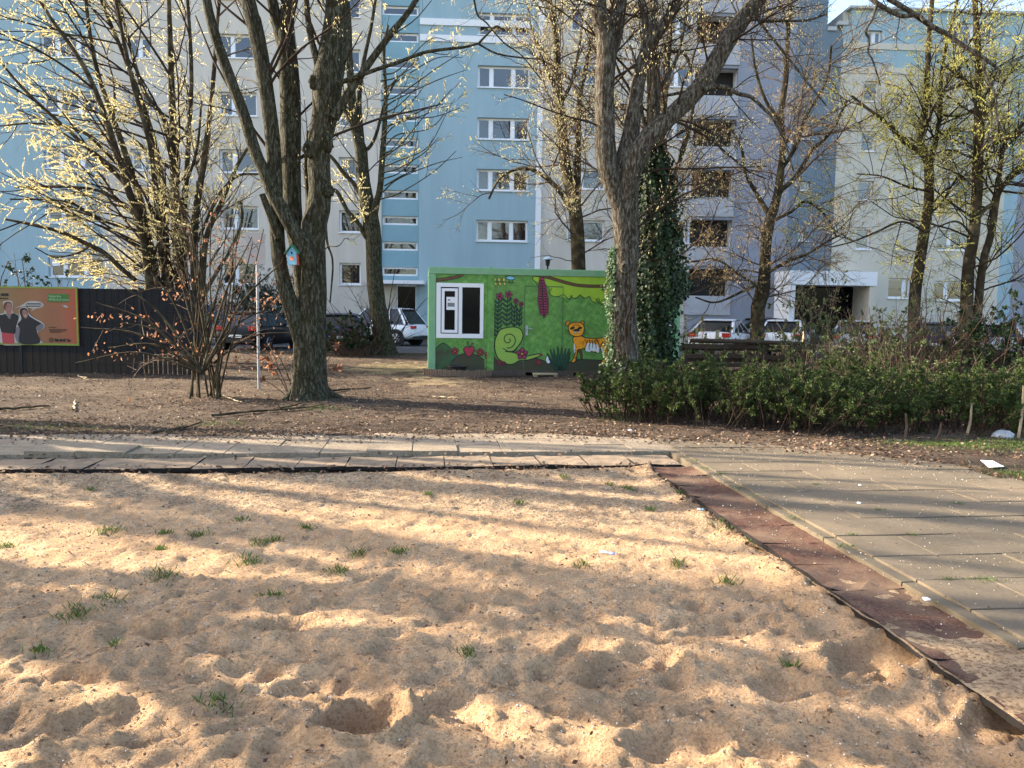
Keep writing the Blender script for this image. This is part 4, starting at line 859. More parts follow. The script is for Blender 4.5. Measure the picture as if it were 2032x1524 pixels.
shape(mb, ER, [(590, 802), (620, 792), (652, 800), (660, 815), (635, 822), (600, 822), (580, 812)], 0, 14, 0)
for x_ in (602, 652): shape(mb, ER, [(x_-10, 825), (x_+10, 823), (x_+8, 842), (x_-6, 844)], 2, 15, .008)
for y_, hw in ((735, 30), (748, 42), (760, 52)): stroke(mb, ER, [(620-hw, y_+5), (620, y_-4), (620+hw, y_+5)], .009, 0, 14)
tri_fix(mb.build('mural_big_cat', [BK, M['m_orange'], M['m_white'], M['m_brown']], cabin))
mb = MB(); shape(mb, ER, [(935, 305), (965, 298), (985, 325), (1010, 380), (995, 395), (960, 370), (940, 335)], 1, 8, .014); shape(mb, ER, [(938, 312), (952, 305), (962, 318), (948, 326)], 2, 10, .008); shape(mb, ER, [(940, 318), (922, 322), (915, 336), (940, 330)], 0, 10, 0); tri_fix(mb.build('mural_bird', [BK, M['m_yellow'], M['m_white']], cabin))
mb = MB(); stroke(mb, E8, [(1808, 420), (1825, 520), (1815, 600), (1810, 720)], .035, 0, 3)
for i in range(7): an = -.2+i*.33; stroke(mb, E8, [(1795, 720), (1795+60*math.cos(an+1.2), 720-60*math.sin(an+1.2))], .02, 1, 4, smooth=False)
tri_fix(mb.build('mural_palm', [BK, M['m_leaf']], cabin))

# ================================================================== PRIVACY FENCE WITH BANNER
M['fence_dark'] = mat('fence_strip_dark', (.010, .011, .014), .6, spec=.2, var=(.014, .015, .017), vscale=4)
M['fence_brown'] = mat('fence_strip_brown', (.045, .031, .021), .8, var=(.03, .022, .017), vscale=5, stretch=(6, 1, 1))
M['fence_rod'] = mat('fence_rod', (.02, .022, .025), .5, metal=.3)
fence = empty('privacy_fence', (-14.2, 17.9, 0), 0, 'dark slatted privacy fence with brown bottom rows, left of the brown-leaved shrub', 'fence')
fz0 = .02; ftop = at(200, 573, 17.9)[2]; npan = 3; pl = [0, 2.82, 5.62, 7.02]; nrow = 8; rh = (ftop-fz0)/nrow
for i in range(npan):
    w_ = pl[i+1]-pl[i]-.08
    sm = MB(); sm.box(0, w_, 0, .012, 0, rh-.003); vr = MB()
    me_d = sm.mesh('privacy_strip', M['fence_dark']); me_b = sm.mesh('privacy_strip', M['fence_brown'])
    for r_i in range(nrow):
        if i == 2 and r_i < 2: continue
        link('privacy_strip', me_b if r_i < 2 else me_d, fence, (pl[i]+.04, rng.uniform(-.003, .003), fz0+r_i*rh), (rng.uniform(-.01, .01), 0, 0))
    vr = MB(); x = .05
    while x < w_: vr.box(x, x+.007, -.013, -.005, fz0, ftop+.02); x += .17
    for k in range(nrow+1): vr.box(0, w_, -.02, -.0135, fz0+k*rh-.008, fz0+k*rh+.002)
    vr.build('rod_mat', M['fence_rod'], fence, (pl[i]+.04, 0, 0))
sl = MB(); sl.box(0, .085, 0, .02, 0, rh*2-.02); slm = sl.mesh('slat', M['fence_brown']); x = pl[2]+.06
while x < pl[3]-.1: link('slat', slm, fence, (x, 0, fz0), (0, rng.uniform(-.01, .01), 0)); x += .112
for x in pl: p_ = MB(); p_.box(x-.03, x+.03, -.02, .04, 0, ftop+.03); p_.build('fence_post', M['fence_rod'], fence)
fence.location.x = at(40, 650, 17.9)[0]-pl[1]
# banner
M['ban'] = mat('banner_orange', (.27, .155, .075), .6, spec=.3)
n = M['ban'].node_tree; tcn = n.nodes.new('ShaderNodeTexCoord'); sx = n.nodes.new('ShaderNodeSeparateXYZ'); rp = n.nodes.new('ShaderNodeValToRGB')
n.links.new(tcn.outputs['Object'], sx.inputs[0]); mr = n.nodes.new('ShaderNodeMapRange'); mr.inputs[1].default_value = -3.4; mr.inputs[2].default_value = 0; n.links.new(sx.outputs[0], mr.inputs[0]); n.links.new(mr.outputs[0], rp.inputs[0])
e = rp.color_ramp.elements; e[0].color = (.19, .175, .085, 1); e[0].position = .35; e[1].color = (.42, .085, .045, 1); e2 = e.new(.6); e2.color = (.27, .145, .07, 1); e3 = e.new(.9); e3.color = (.30, .115, .06, 1)
n.links.new(rp.outputs[0], n.nodes['Principled BSDF'].inputs['Base Color'])
M['ban_edge'] = mat('banner_edge', (.22, .27, .05), .6); M['ban_green'] = mat('banner_green', (.055, .17, .04), .6); M['ban_white'] = mat('banner_white', (.42, .40, .37), .6); M['ban_black'] = mat('banner_black', (.02, .02, .022), .6); M['ban_skin'] = mat('banner_skin', (.30, .15, .11), .6); M['ban_red'] = mat('banner_red', (.42, .06, .07), .6); M['ban_hair'] = mat('banner_hair', (.12, .05, .035), .6); M['ban_grey'] = mat('banner_grey', (.16, .15, .16), .6); M['ban_lt'] = mat('banner_lettering', (.25, .36, .20), .6)
BY_ = 17.9-.045; br = at(153, 570, BY_); bl = at(152, 686, BY_)
ban = empty('banner', (br[0], BY_, bl[2]), 0, 'orange printed banner with two women and a speech bubble tied to the dark fence', 'banner'); bh = br[2]-bl[2]; bw = 3.4
def bq(x, y, E_=(0, 560, 10.16)):   # crop coordinates -> banner plane
    p = at(E_[0]+x/E_[2], E_[1]+y/E_[2], BY_); return p[0]-br[0], p[2]-bl[2]
m_ = MB(); k = 24
for i in range(k):
    xa, xb = -bw+bw*i/k, -bw+bw*(i+1)/k; ya, yb2 = .006*math.sin(i*1.3), .006*math.sin((i+1)*1.3); m_.poly([(xa, ya, 0), (xb, yb2, 0), (xb, yb2, bh), (xa, ya, bh)], 0)
m_.poly([(-bw, .03, 0), (-bw, .03, bh), (0, .03, bh), (0, .03, 0)], 0)
m_.build('sheet', M['ban'], ban)
m_ = MB()
for a, b_, c_, d in ((-bw, 0, 0, .045), (-bw, 0, bh-.04, bh), (-.045, 0, .046, bh-.041)): m_.box(a, b_, -.010, -.0075, c_, d)
m_.build('hem', M['ban_edge'], ban)
def bshape(mb, pts, m, layer, smooth=True):
    y = -.0095-.0012*layer; P_ = smooth_closed(pts, 4) if smooth else pts; mb.poly([(*((lambda q: (q[0], y, q[1]))(bq(a, b_))),) for a, b_ in P_], m)
m_ = MB()
bshape(m_, [(-60, 650), (10, 640), (90, 610), (75, 500), (70, 400), (130, 375), (240, 380), (270, 450), (265, 600), (370, 650), (400, 700), (385, 580), (430, 510), (500, 495), (560, 530), (600, 640), (700, 720), (830, 790), (905, 870), (880, 940), (770, 1010), (800, 1150), (812, 1232), (-60, 1232)], 0, 0)
bshape(m_, [(480, 440), (560, 390), (700, 380), (820, 400), (885, 455), (850, 500), (720, 530), (590, 520), (500, 480), (310, 520), (400, 480)], 0, 0); bshape(m_, [(690, 520), (730, 525), (625, 595)], 0, 1, False)
tri_fix(m_.build('white_outline', [M['ban_white']], ban))
m_ = MB()
bshape(m_, [(-60, 680), (60, 655), (120, 640), (200, 740), (250, 630), (340, 650), (385, 710), (330, 900), (300, 1040), (150, 1035), (40, 1010), (0, 900), (-60, 890)], 0, 2)
bshape(m_, [(110, 640), (240, 640), (210, 750)], 3, 3, False); bshape(m_, [(130, 460), (200, 400), (250, 440), (252, 540), (230, 600), (235, 650), (150, 650), (125, 590), (105, 520)], 1, 4); bshape(m_, [(80, 470), (110, 405), (200, 395), (245, 430), (250, 470), (225, 430), (160, 425), (130, 480), (110, 570), (85, 530)], 4, 5)
bshape(m_, [(40, 1010), (290, 1040), (300, 1240), (60, 1235)], 2, 3, False); bshape(m_, [(320, 920), (410, 930), (410, 1240), (340, 1180), (300, 1050)], 3, 2)
bshape(m_, [(400, 600), (430, 530), (500, 515), (560, 560), (590, 670), (700, 750), (850, 840), (740, 900), (760, 1030), (800, 1228), (410, 1228), (410, 950), (360, 850), (440, 740)], 0, 4); bshape(m_, [(760, 880), (850, 840), (890, 880), (850, 950), (750, 985), (745, 910)], 3, 5)
bshape(m_, [(460, 580), (510, 555), (555, 590), (572, 660), (545, 725), (500, 720), (465, 660)], 1, 6); bshape(m_, [(470, 610), (500, 600), (500, 612), (472, 620)], 4, 7, False); bshape(m_, [(520, 602), (552, 596), (554, 606), (522, 614)], 4, 7, False); bshape(m_, [(500, 672), (545, 664), (530, 690), (508, 690)], 5, 7, False)
bshape(m_, [(150, 490), (185, 486), (185, 496), (152, 500)], 4, 6, False); bshape(m_, [(220, 486), (248, 486), (248, 496), (222, 496)], 4, 6, False); bshape(m_, [(185, 580), (235, 575), (225, 590), (195, 592)], 2, 6, False)
tri_fix(m_.build('printed_figures', [M['ban_black'], M['ban_skin'], M['ban_red'], M['ban_grey'], M['ban_hair'], M['ban_white']], ban))
m_ = MB(); bshape(m_, [(965, 238), (1388, 240), (1388, 400), (965, 395)], 0, 0, False)
tri_fix(m_.build('green_panel', [M['ban_green']], ban))
m_ = MB()
for (a, b_, c_) in ((540, 830, 428), (520, 850, 458), (530, 820, 490)): bshape(m_, [(a, c_-7), (b_, c_-7), (b_, c_+7), (a, c_+7)], 0, 3, False)
for (a, b_, c_) in ((985, 1140, 912), (990, 1360, 955), (1000, 1330, 982), (1010, 1240, 1006)): bshape(m_, [(a, c_-6), (b_, c_-6), (b_, c_+6), (a, c_+6)], 0, 1, False)
cc = [(1035+44*math.cos(t), 1162+44*math.sin(t)) for t in np.linspace(0, 6.28, 9)[:-1]]; bshape(m_, cc, 0, 1, False); bshape(m_, [(1035+26*math.cos(t), 1162+26*math.sin(t)) for t in np.linspace(0, 6.28, 9)[:-1]], 1, 2, False); bshape(m_, [(1035+14*math.cos(t), 1162+14*math.sin(t)) for t in np.linspace(0, 6.28, 9)[:-1]], 0, 3, False)
bshape(m_, [(1250, 455), (1290, 450), (1370, 490), (1365, 512), (1300, 500)], 2, 2); bshape(m_, [(1255, 455), (1290, 450), (1310, 478), (1290, 480)], 3, 3)
tri_fix(m_.build('small_print', [M['ban_black'], M['ban'], M['ban_white'], M['ban_skin']], ban))
def text(s, parent, loc, size, m, xscale=1.0, align='LEFT', rot=(R(90), 0, 0), name='lettering', bold=0.0):
    cu = bpy.data.curves.new('text', 'FONT'); cu.body = s; cu.size = size; cu.align_x = align; cu.offset = bold; o = bpy.data.objects.new('text', cu); col.objects.link(o)
    dg = bpy.context.evaluated_depsgraph_get(); dg.update(); me = bpy.data.meshes.new_from_object(o.evaluated_get(dg)); bpy.data.objects.remove(o); me.materials.clear(); me.materials.append(m)
    r = link(name, me, parent, loc, rot); r.scale = (xscale, 1, 1); return r
def btext(s, x, y, hpx, m, bold=.003): q = bq(x, y); text(s, ban, (q[0], -.0125, q[1]), hpx/10.16*17.9/F*1.38, m, bold=bold)
btext('MüZE', 22, 272, 46, M['ban_black'], .006); btext('interkulturelles Zentrum', -150, 332, 24, M['ban_black'], .003)
btext('Kulturelles', 990, 300, 40, M['ban_lt']); btext('SPRECH-Zentrum', 990, 368, 40, M['ban_lt'])
btext('Stadt Köln', 1115, 1190, 52, M['ban_black'], .007)

# ================================================================== SMALL STRUCTURES
# sign seen from behind, on its pole
gx, gy = gnd(514, 777); sgn = empty('street_sign', (gx, gy, floor_z(gx, gy)), R(4), 'grey back of a tall street sign on a thin metal pole', 'sign')
zt2 = at(513, 467, gy)[2]; zs0 = at(513, 529, gy)[2]; hwid = (at(533, 500, gy)[0]-at(495, 500, gy)[0])/2
m_ = MB(); m_.cyl((0, 0, -.1), (0, 0, zt2-.02), .026, .026, 12); m_.build('pole', M['metal_grey'], sgn, smooth=False)
M['signback'] = mat('sign_back', (.52, .49, .47), .5, metal=.1, var=(.47, .44, .42), vscale=6)
m_ = MB(); m_.box(-hwid-.02, hwid-.02, -.034, -.028, zs0, zt2); m_.build('plate', M['signback'], sgn, bevel=.002)
m_ = MB(); m_.box(-.012-.02, .012-.02, -.027, -.0245, zs0+.02, zt2-.02, 0); m_.build('rail', mat('sign_rail', (.30, .24, .27), .6), sgn)
for z in (zs0+.12, zt2-.12): m_ = MB(); m_.box(-.05, .05, -.024, .03, z, z+.025); m_.build('clamp', M['metal_grey'], sgn)
# post lamp behind the cabin
Yl = 30.0; lp = at(1087, 512, Yl); lamp = empty('post_lamp', (lp[0], Yl, .05), 0, 'small mushroom-topped post lamp rising behind the green cabin', 'lamp')
m_ = MB(); m_.cyl((0, 0, 0), (0, 0, lp[2]-.35), .045, .035, 12); m_.build('post', M['fence_rod'], lamp)
m_ = MB(); m_.cyl((0, 0, lp[2]-.35), (0, 0, lp[2]-.12), .07, .10, 16); m_.build('head', M['fence_rod'], lamp)
m_ = MB(); m_.cyl((0, 0, lp[2]-.12), (0, 0, lp[2]-.09), .19, .20, 20); m_.cyl((0, 0, lp[2]-.088), (0, 0, lp[2]), .20, .05, 20); m_.build('cap', mat('lamp_cap', (.45, .60, .72), .4), lamp)
# planter ring of half logs, tub, step
pcx, pcy = cx(905, 747)[0], 0
lr = empty('log_edging', (0, 0, 0), 0, 'low curved edging of upright half logs at the foot of the cabin, under its window', 'edging')
lgm = MB().cyl((0, 0, -.05), (0, 0, .155), .036, .036, 8).mesh('log', mat('log', (.20, .13, .085), .9, var=(.2, .14, .1), vscale=9))
def cab_world(x, y): c, s = math.cos(CA), math.sin(CA); return P0[0]+x*c-y*s, P0[1]+x*s+y*c
xa_, xb_ = cx(846, 750)[0]-.05, cx(972, 748)[0]
nl = 29
for i in range(nl):
    u = i/(nl-1); x_ = xa_+(xb_-xa_)*u; y_ = -.18-.32*math.sin(math.pi*min(1, u*1.0))**.5; X, Y = cab_world(x_, y_); link('log', lgm, lr, (X, Y, float(floor_z(X, Y))+rng.uniform(-.01, .012)), (rng.uniform(-.06, .06), rng.uniform(-.06, .06), 0))
X, Y = cab_world(cx(907, 740, -.3)[0], -.32)
tub = empty('plant_tub', (X, Y, float(floor_z(X, Y))+.09), 0, 'shallow dark plastic tub inside the half log edging', 'tub')
m_ = MB(); n_ = 24
prof = [(.18, 0), (.235, .15), (.25, .15), (.25, .165), (.225, .165), (.20, .05)]
for j in range(len(prof)-1):
    for i in range(n_):
        a, b_ = 2*math.pi*i/n_, 2*math.pi*(i+1)/n_; (r0, z0), (r1_, z1) = prof[j], prof[j+1]
        m_.poly([(r0*math.cos(a), r0*math.sin(a), z0), (r0*math.cos(b_), r0*math.sin(b_), z0), (r1_*math.cos(b_), r1_*math.sin(b_), z1), (r1_*math.cos(a), r1_*math.sin(a), z1)])
m_.build('bowl', M['black'], tub)
m_ = MB(); m_.poly([(.2*math.cos(a), .2*math.sin(a), .07) for a in np.linspace(0, 6.28, 17)[:-1]]); m_.build('earth', M['soil'], tub)
X, Y = cab_world(cx(1077, 752)[0], -.35); m_ = MB(); m_.box(-.30, .30, -.12, .12, .0, .04); m_.box(-.28, -.2, -.1, .1, -.08, -.001); m_.box(.2, .28, -.1, .1, -.08, -.001)
tag(m_.build('door_step', M['wood_pale'], None, (X, Y, float(floor_z(X, Y))+.04), (0, 0, CA), bevel=.006), 'pale wooden plank step in front of the cabin door', 'step')
# stump beside the big left tree
gx, gy = gnd(592, 788)
stump = MB(); 
P_, r_ = resample([(0, 0, -.1), (.01, 0, .2), (-.02, .02, .45), (.0, .0, .62)], [.13, .10, .09, .07], 9); V, Q = tubes(P_[None], r_[None], 12, .22)
so_ = link('tree_stump', np_mesh('tree_stump', V, Q, 4, mat('charred', (.025, .02, .018), .95, var=(.06, .04, .03), vscale=8, bump=1, bscale=20), smooth=True), None, (gx-.06, gy+.1, float(floor_z(gx, gy)))); tag(so_, 'charred dark stump hugging the left side of the big left trunk', 'stump')
# bird house
Yb = 12.95; q = at(585, 508, Yb); bhs = empty('bird_house', (q[0], Yb, q[2]-.15), R(-22), 'blue bird house with green roof in the fork of the big left tree', 'bird house')
M['bh_blue'] = mat('bird_house_blue', (.13, .33, .47), .7); M['bh_red'] = mat('bird_house_red', (.55, .085, .03), .7); M['bh_green'] = mat('bird_house_green', (.05, .16, .09), .7)
W2 = .095; m_ = MB(); m_.poly([(-W2, -.08, 0), (W2, -.08, 0), (W2, -.08, .2), (0, -.08, .3), (-W2, -.08, .2)]); m_.poly([(-W2, .08, 0), (-W2, .08, .2), (0, .08, .3), (W2, .08, .2), (W2, .08, 0)]); m_.build('front_panel', M['bh_blue'], bhs)
for s_ in (-1, 1): m_ = MB(); m_.box(min(s_*W2, s_*(W2-.012)), max(s_*W2, s_*(W2-.012)), -.079, .079, 0.0, .2); m_.build('side_panel', M['bh_red'], bhs)
for s_ in (-1, 1):
    m_ = MB(); a = (s_*(W2+.035), .175); b_ = (0, .315); m_.poly([(a[0], -.11, a[1]), (a[0], .1, a[1]), (b_[0], .1, b_[1]), (b_[0], -.11, b_[1])]); m_.poly([(a[0], -.11, a[1]+.016), (b_[0], -.11, b_[1]+.016), (b_[0], .1, b_[1]+.016), (a[0], .1, a[1]+.016)]); m_.poly([(a[0], -.11, a[1]), (b_[0], -.11, b_[1]), (b_[0], -.11, b_[1]+.016), (a[0], -.11, a[1]+.016)]); m_.build('roof', M['bh_green'], bhs)
m_ = MB(); m_.poly([(.021*math.cos(t), -.083, .195+.021*math.sin(t)) for t in np.linspace(0, 6.28, 15)[:-1]]); m_.build('entry_hole', M['black'], bhs)
m_ = MB()
for k in range(6): a = k*math.pi/3; m_.poly([(.024*math.cos(a)+.016*math.cos(t), -.083-.0005*k, .105+.024*math.sin(a)+.016*math.sin(t)) for t in np.linspace(0, 6.28, 9)[:-1]])
m_.build('painted_flower', mat('bh_orange', (.8, .22, .06), .7), bhs)
# pallets by the car park and a rough timber frame
def pallet(x, y, rz, lab, lift=0):
    p = empty('pallet', (x, y, float(floor_z(x, y))+lift), rz, lab, 'pallet')
    for z, hh in ((.0, .10), (.22, .10), (.46, .10), (.70, .12)): m_ = MB(); m_.box(-.6, .6, -.022, -.001, z, z+hh); m_.build('board', M['wood_old'], p, (0, rng.uniform(-.004, .004), 0), (0, rng.uniform(-.012, .012), 0))
    for xx in (-.56, -.05, .46): m_ = MB(); m_.box(xx, xx+.10, 0, .09, 0.001, .80); m_.build('bearer', M['wood_old'], p)
    for z in (.05, .35, .65): m_ = MB(); m_.box(-.6, .6, .091, .11, z, z+.10); m_.build('board', M['wood_old'], p)
    return p
Yp = 19.8
for i, (px, lab) in enumerate(((1395, 'weathered pallet standing on edge next to the right end of the cabin'), (1475, 'weathered pallet standing on edge below the pale leaning tree trunk'), (1556, 'weathered pallet at the right end of the row, before the white hatchback'))):
    pallet(at(px, 700, Yp)[0]+.08, Yp+.1*i, R(2), lab)
xb0, xb1 = at(1352, 680, Yp-.1)[0]+.25, at(1600, 680, Yp-.1)[0]; zb1 = at(1470, 678, Yp-.1)[2]
P_, r_ = resample([(xb0, Yp-.02, zb1+.01), (.5*(xb0+xb1), Yp-.03, zb1+.0), (xb1, Yp, zb1-.03)], [.055, .06, .05], 8); V, Q = tubes(P_[None], r_[None], 9, .1)
tag(link('timber_beam', np_mesh('timber_beam', V, Q, 4, M['wood_old'], smooth=True)), 'dark round log lying along the top of the pallets', 'log')
tf = empty('timber_frame', (at(1660, 700, 18.6)[0], 18.6, 0), R(-6), 'pale makeshift timber rail on posts among the right hand bushes', 'timber frame')
zf = at(1660, 688, 18.6)[2]
for xx in (-.75, .0, .7): m_ = MB(); m_.box(xx, xx+.08, 0, .08, 0, zf-.03); m_.build('post', M['wood_pale'] if xx == 0 else M['wood_old'], tf)
for yy, dz_ in ((-.05, 0), (.06, .015)): m_ = MB(); m_.box(-.85, .9, yy, yy+.07, zf-.028+dz_, zf+dz_+.012); m_.build('rail', M['wood_pale'], tf, (0, 0, 0), (0, R(1.5), 0))
for px, lab in ((1421, 'short pale wooden stake behind the pallets, left of the leaning trunk'), (1594, 'short pale wooden stake behind the pallets, beside the white hatchback')):
    q = at(px, 655, 20.6); m_ = MB(); m_.box(-.035, .035, -.035, .035, 0, q[2]); tag(m_.build('wooden_stake', M['wood_pale'], None, (q[0], 20.6, 0), (0, R(2), 0)), lab, 'stake')
# thin upright sticks in front of the hedge
for i, (px, py0, py1, px1, lab) in enumerate(((1795, 868, 820, 1797, 'short brown stick upright before the hedge, left of the others'), (1918, 862, 800, 1928, 'pale leaning stake before the hedge left of the plastic bag'), (2020, 868, 765, 2031, 'tall thin stick at the right edge beside the plastic bag'), (1855, 872, 838, 1868, 'thin leaning twig stuck in the ground before the hedge'))):
    g = gnd(px, py0, .05); t_ = at(px1, py1, g[1]); P_, r_ = resample([(g[0], g[1], .0), ((g[0]+t_[0])/2+.02, g[1], t_[2]/2), t_], [.02, .017, .012], 8); V, Q = tubes(P_[None], r_[None], 7, .12); tag(link('stick', np_mesh('stick', V, Q, 4, M['wood_pale'] if i in (1, 2) else M['twig_brown'], smooth=True)), lab, 'stick')
# litter
def sheet(name, c, pts, m, lab, cat, z, fold=.01):
    mb = MB(); b2 = [(x, y, rng.uniform(0, fold)) for x, y in pts]; mb.poly(b2); mb.poly([(x, y, z_-.002) for x, y, z_ in reversed(b2)])
    return tag(mb.build(name, m, None, (c[0], c[1], z)), lab, cat)
M['paper'] = mat('paper', (.80, .79, .82), .7)
c = gnd(1968, 921, .06); p4 = [gnd(*q, .06) for q in ((1945, 914), (1970, 915), (1993, 927), (1962, 929))]
sheet('paper_sheet', c, [(a-c[0], b_-c[1]) for a, b_ in p4], M['paper'], 'flat white sheet of paper lying on the bare earth at the right', 'paper', float(floor_z(*c))+.012)
def crumple(name, px, py, r, m, lab, cat, seed, sq=.5):
    g = gnd(px, py, .04); r_ = np.random.default_rng(seed); b2 = bmesh.new(); bmesh.ops.create_icosphere(b2, subdivisions=2, radius=r)
    for v in b2.verts: v.co *= r_.uniform(.65, 1.2); v.co.z = abs(v.co.z)*sq
    me = bpy.data.meshes.new(name); b2.to_mesh(me); b2.free(); me.materials.append(m)
    s, t = st(*g); z = float(sand_z(*g)) if (s < 0 and t < 0) else (.03 if g[1] < yb(g[0]) else float(floor_z(*g)))
    return tag(link(name, me, None, (g[0], g[1], z)), lab, cat)
M['plastic'] = mat('thin_plastic', (.62, .62, .64), .25, spec=.6, transl=.4)
crumple('plastic_bag', 1990, 868, .12, M['plastic'], 'crumpled clear plastic bag under the hedge at the right edge', 'bag', 1, .8)
crumple('paper_scrap', 1706, 961, .018, M['paper'], 'tiny white scrap on the paving slabs, far one', 'litter', 2)
crumple('paper_scrap', 1705, 996, .018, M['paper'], 'tiny white scrap on the paving slabs, near one', 'litter', 3)
crumple('stone', 1838, 1186, .022, M['paper'], 'pale pebble on the red rubber mats', 'stone', 4)
crumple('stone', 1417, 1214, .024, mat('stone_p', (.55, .48, .38), .8), 'pale flat stone lying in the sand before the footprint', 'stone', 5, .35)
crumple('paper_scrap', 637, 1409, .022, mat('pinkish', (.62, .45, .48), .7), 'small pinkish scrap beside the dug hole in the sand', 'litter', 6, .3)
crumple('paper_scrap', 1250, 855, .03, M['paper'], 'small white scrap at the foot of the hedge', 'litter', 7, .5)
for (px, py, rz, lab, cm) in ((1205, 1094, -.5, 'pale blue pen-like tube lying in the sand', (.35, .45, .75)), (1391, 1013, -.4, 'small blue scrap of tube near the red mats', (.2, .45, .62))):
    g = gnd(px, py, -.05); L_ = .055 if px < 1300 else .03; m_ = MB(); m_.cyl((-L_, 0, 0), (L_*.3, 0, 0), .009, .009, 8, 0); m_.cyl((L_*.3, 0, 0), (L_, 0, 0), .0095, .008, 8, 1); tag(m_.build('plastic_tube', [M['paper'], mat('tube_blue', cm, .4)], None, (g[0], g[1], float(sand_z(*g))+.012), (0, 0, rz), smooth=True), lab, 'litter')

# ================================================================== CARS
M['tyre'] = mat('tyre', (.02, .02, .02), .85); M['rim'] = mat('rim', (.45, .45, .46), .35, metal=.8)
M['lamp_red'] = mat('lamp_red', (.45, .01, .015), .2, spec=.6); M['lamp_clear'] = mat('lamp_clear', (.7, .7, .7), .15, spec=.8); M['plate'] = mat('number_plate', (.75, .75, .72), .5); M['cglass'] = glass_mat('car_glass', (.010, .012, .014), .10, spec=.35)
M['trim'] = mat('car_trim', (.02, .02, .021), .6)
def car(loc, rz, paint_, label, L=4.4, W_=1.8, H_=1.5, suv=False, plate='', lights=True, van=False, estate=False):
    root = empty('parked_car', loc, rz, label, 'car', 'cars parked behind the trees'); hl = L/2
    # stations along x (front at -x, rear at +x): x, bottom z, belt z, roof z, half width, roof half width
    b = .95 if suv else .90; hb = .27 if suv else .19
    st_ = [(-hl, .40, .62, None, .62), (-hl+.10, .28, .74, None, .80), (-hl+.55, hb, .86 if not suv else .95, None, .92), (-hl+1.15, hb, b, None, .97), (-hl+1.9, hb, b+.02, None, 1.0), (0, hb, b+.03, None, 1.0), (hl-1.5, hb, b+.05, None, 1.0), (hl-.75, hb, b+.07, None, .99), (hl-.22, .28, b+.06, None, .95), (hl-.05, .36, b-.05, None, .88), (hl, .45, .70, None, .80)]
    mb = MB(); rings = []
    for (x, z0, z1, _, wf) in st_:
        w2 = W_/2*wf; zm = z0+(z1-z0)*.5
        rings.append([(x, -w2*.90, z0), (x, -w2*.99, z0+.10), (x, -w2, zm), (x, -w2*.985, z1-.08), (x, -w2*.90, z1), (x, 0, z1+.02), (x, w2*.90, z1), (x, w2*.985, z1-.08), (x, w2, zm), (x, w2*.99, z0+.10), (x, w2*.90, z0)])
    for r0, r1_ in zip(rings[:-1], rings[1:]):
        for i in range(len(r0)-1): mb.poly([r0[i], r1_[i], r1_[i+1], r0[i+1]], 0)
        mb.poly([r0[-1], r1_[-1], r1_[0], r0[0]], 1)
    mb.poly(list(reversed(rings[0])), 0); mb.poly(rings[-1], 0)
    bo = mb.build('body', [paint_, M['trim']], root, smooth=True)
    try:
        bm = bmesh.new(); bm.from_mesh(bo.data); bmesh.ops.remove_doubles(bm, verts=bm.verts, dist=.0005); bmesh.ops.recalc_face_normals(bm, faces=bm.faces); bm.to_mesh(bo.data); bm.free()
    except Exception: pass
    sb = bo.modifiers.new('soft', 'SUBSURF'); sb.levels = 1; sb.render_levels = 1
    # cabin: glass house with painted roof and pillars
    xw0, xr0, xr1, xw1 = (-hl+1.2, -hl+2.0, hl-.75, hl-.22) if (suv or estate) else ((-hl+1.25, -hl+2.05, hl-1.15, hl-.35))
    if van: xw0, xr0, xr1, xw1 = -hl+.8, -hl+1.4, hl-.25, hl-.1
    zb = b+.03; wb = W_/2*.93; wr = W_/2*.72; zr = H_
    base = [(xw0, -wb, zb), (xw1, -wb, zb), (xw1, wb, zb), (xw0, wb, zb)]; top = [(xr0, -wr, zr-.06), (xr1, -wr, zr-.07), (xr1, wr, zr-.07), (xr0, wr, zr-.06)]
    g = MB()
    for i in range(4): j = (i+1) % 4; g.poly([base[i], base[j], top[j], top[i]])
    g.build('windows', M['cglass'], root)
    rf = MB(); xm = (xr0+xr1)/2
    for (xa, xb, za, zb_) in ((xr0-.05, xr0+.3, zr-.075, zr-.02), (xr0+.3, xm, zr-.02, zr), (xm, xr1-.2, zr, zr-.02), (xr1-.2, xr1+.10, zr-.02, zr-.065)):
        rf.poly([(xa, -wr*1.02, za-.02), (xb, -wr*1.02, zb_-.02), (xb, -wr*.75, zb_), (xa, -wr*.75, za)]); rf.poly([(xa, -wr*.75, za), (xb, -wr*.75, zb_), (xb, wr*.75, zb_), (xa, wr*.75, za)]); rf.poly([(xa, wr*.75, za), (xb, wr*.75, zb_), (xb, wr*1.02, zb_-.02), (xa, wr*1.02, za-.02)])
        rf.poly([(xa, -wr*1.02, za-.02), (xa, wr*1.02, za-.02), (xb, wr*1.02, zb_-.02), (xb, -wr*1.02, zb_-.02)])
    rf.build('roof', paint_, root)
    pl_ = MB()
    def pil(b0, b1, t0, t1):
        o_ = .008*(1 if b0[1] > 0 else -1); pl_.poly([(b0[0], b0[1]+o_, b0[2]), (b1[0], b1[1]+o_, b1[2]), (t1[0], t1[1]+o_, t1[2]), (t0[0], t0[1]+o_, t0[2])], 0)
    for s_ in (-1, 1):
        for u, wd in ((0, .05), (.36, .03), (.68, .035), (.93, .10)):
            bx0 = xw0+(xw1-xw0)*u; bx1 = bx0+wd+.03; tx0 = xr0+(xr1-xr0)*u; tx1 = tx0+wd; pil((bx0, s_*wb, zb), (bx1, s_*wb, zb), (tx0, s_*wr, zr-.06), (tx1, s_*wr, zr-.065))
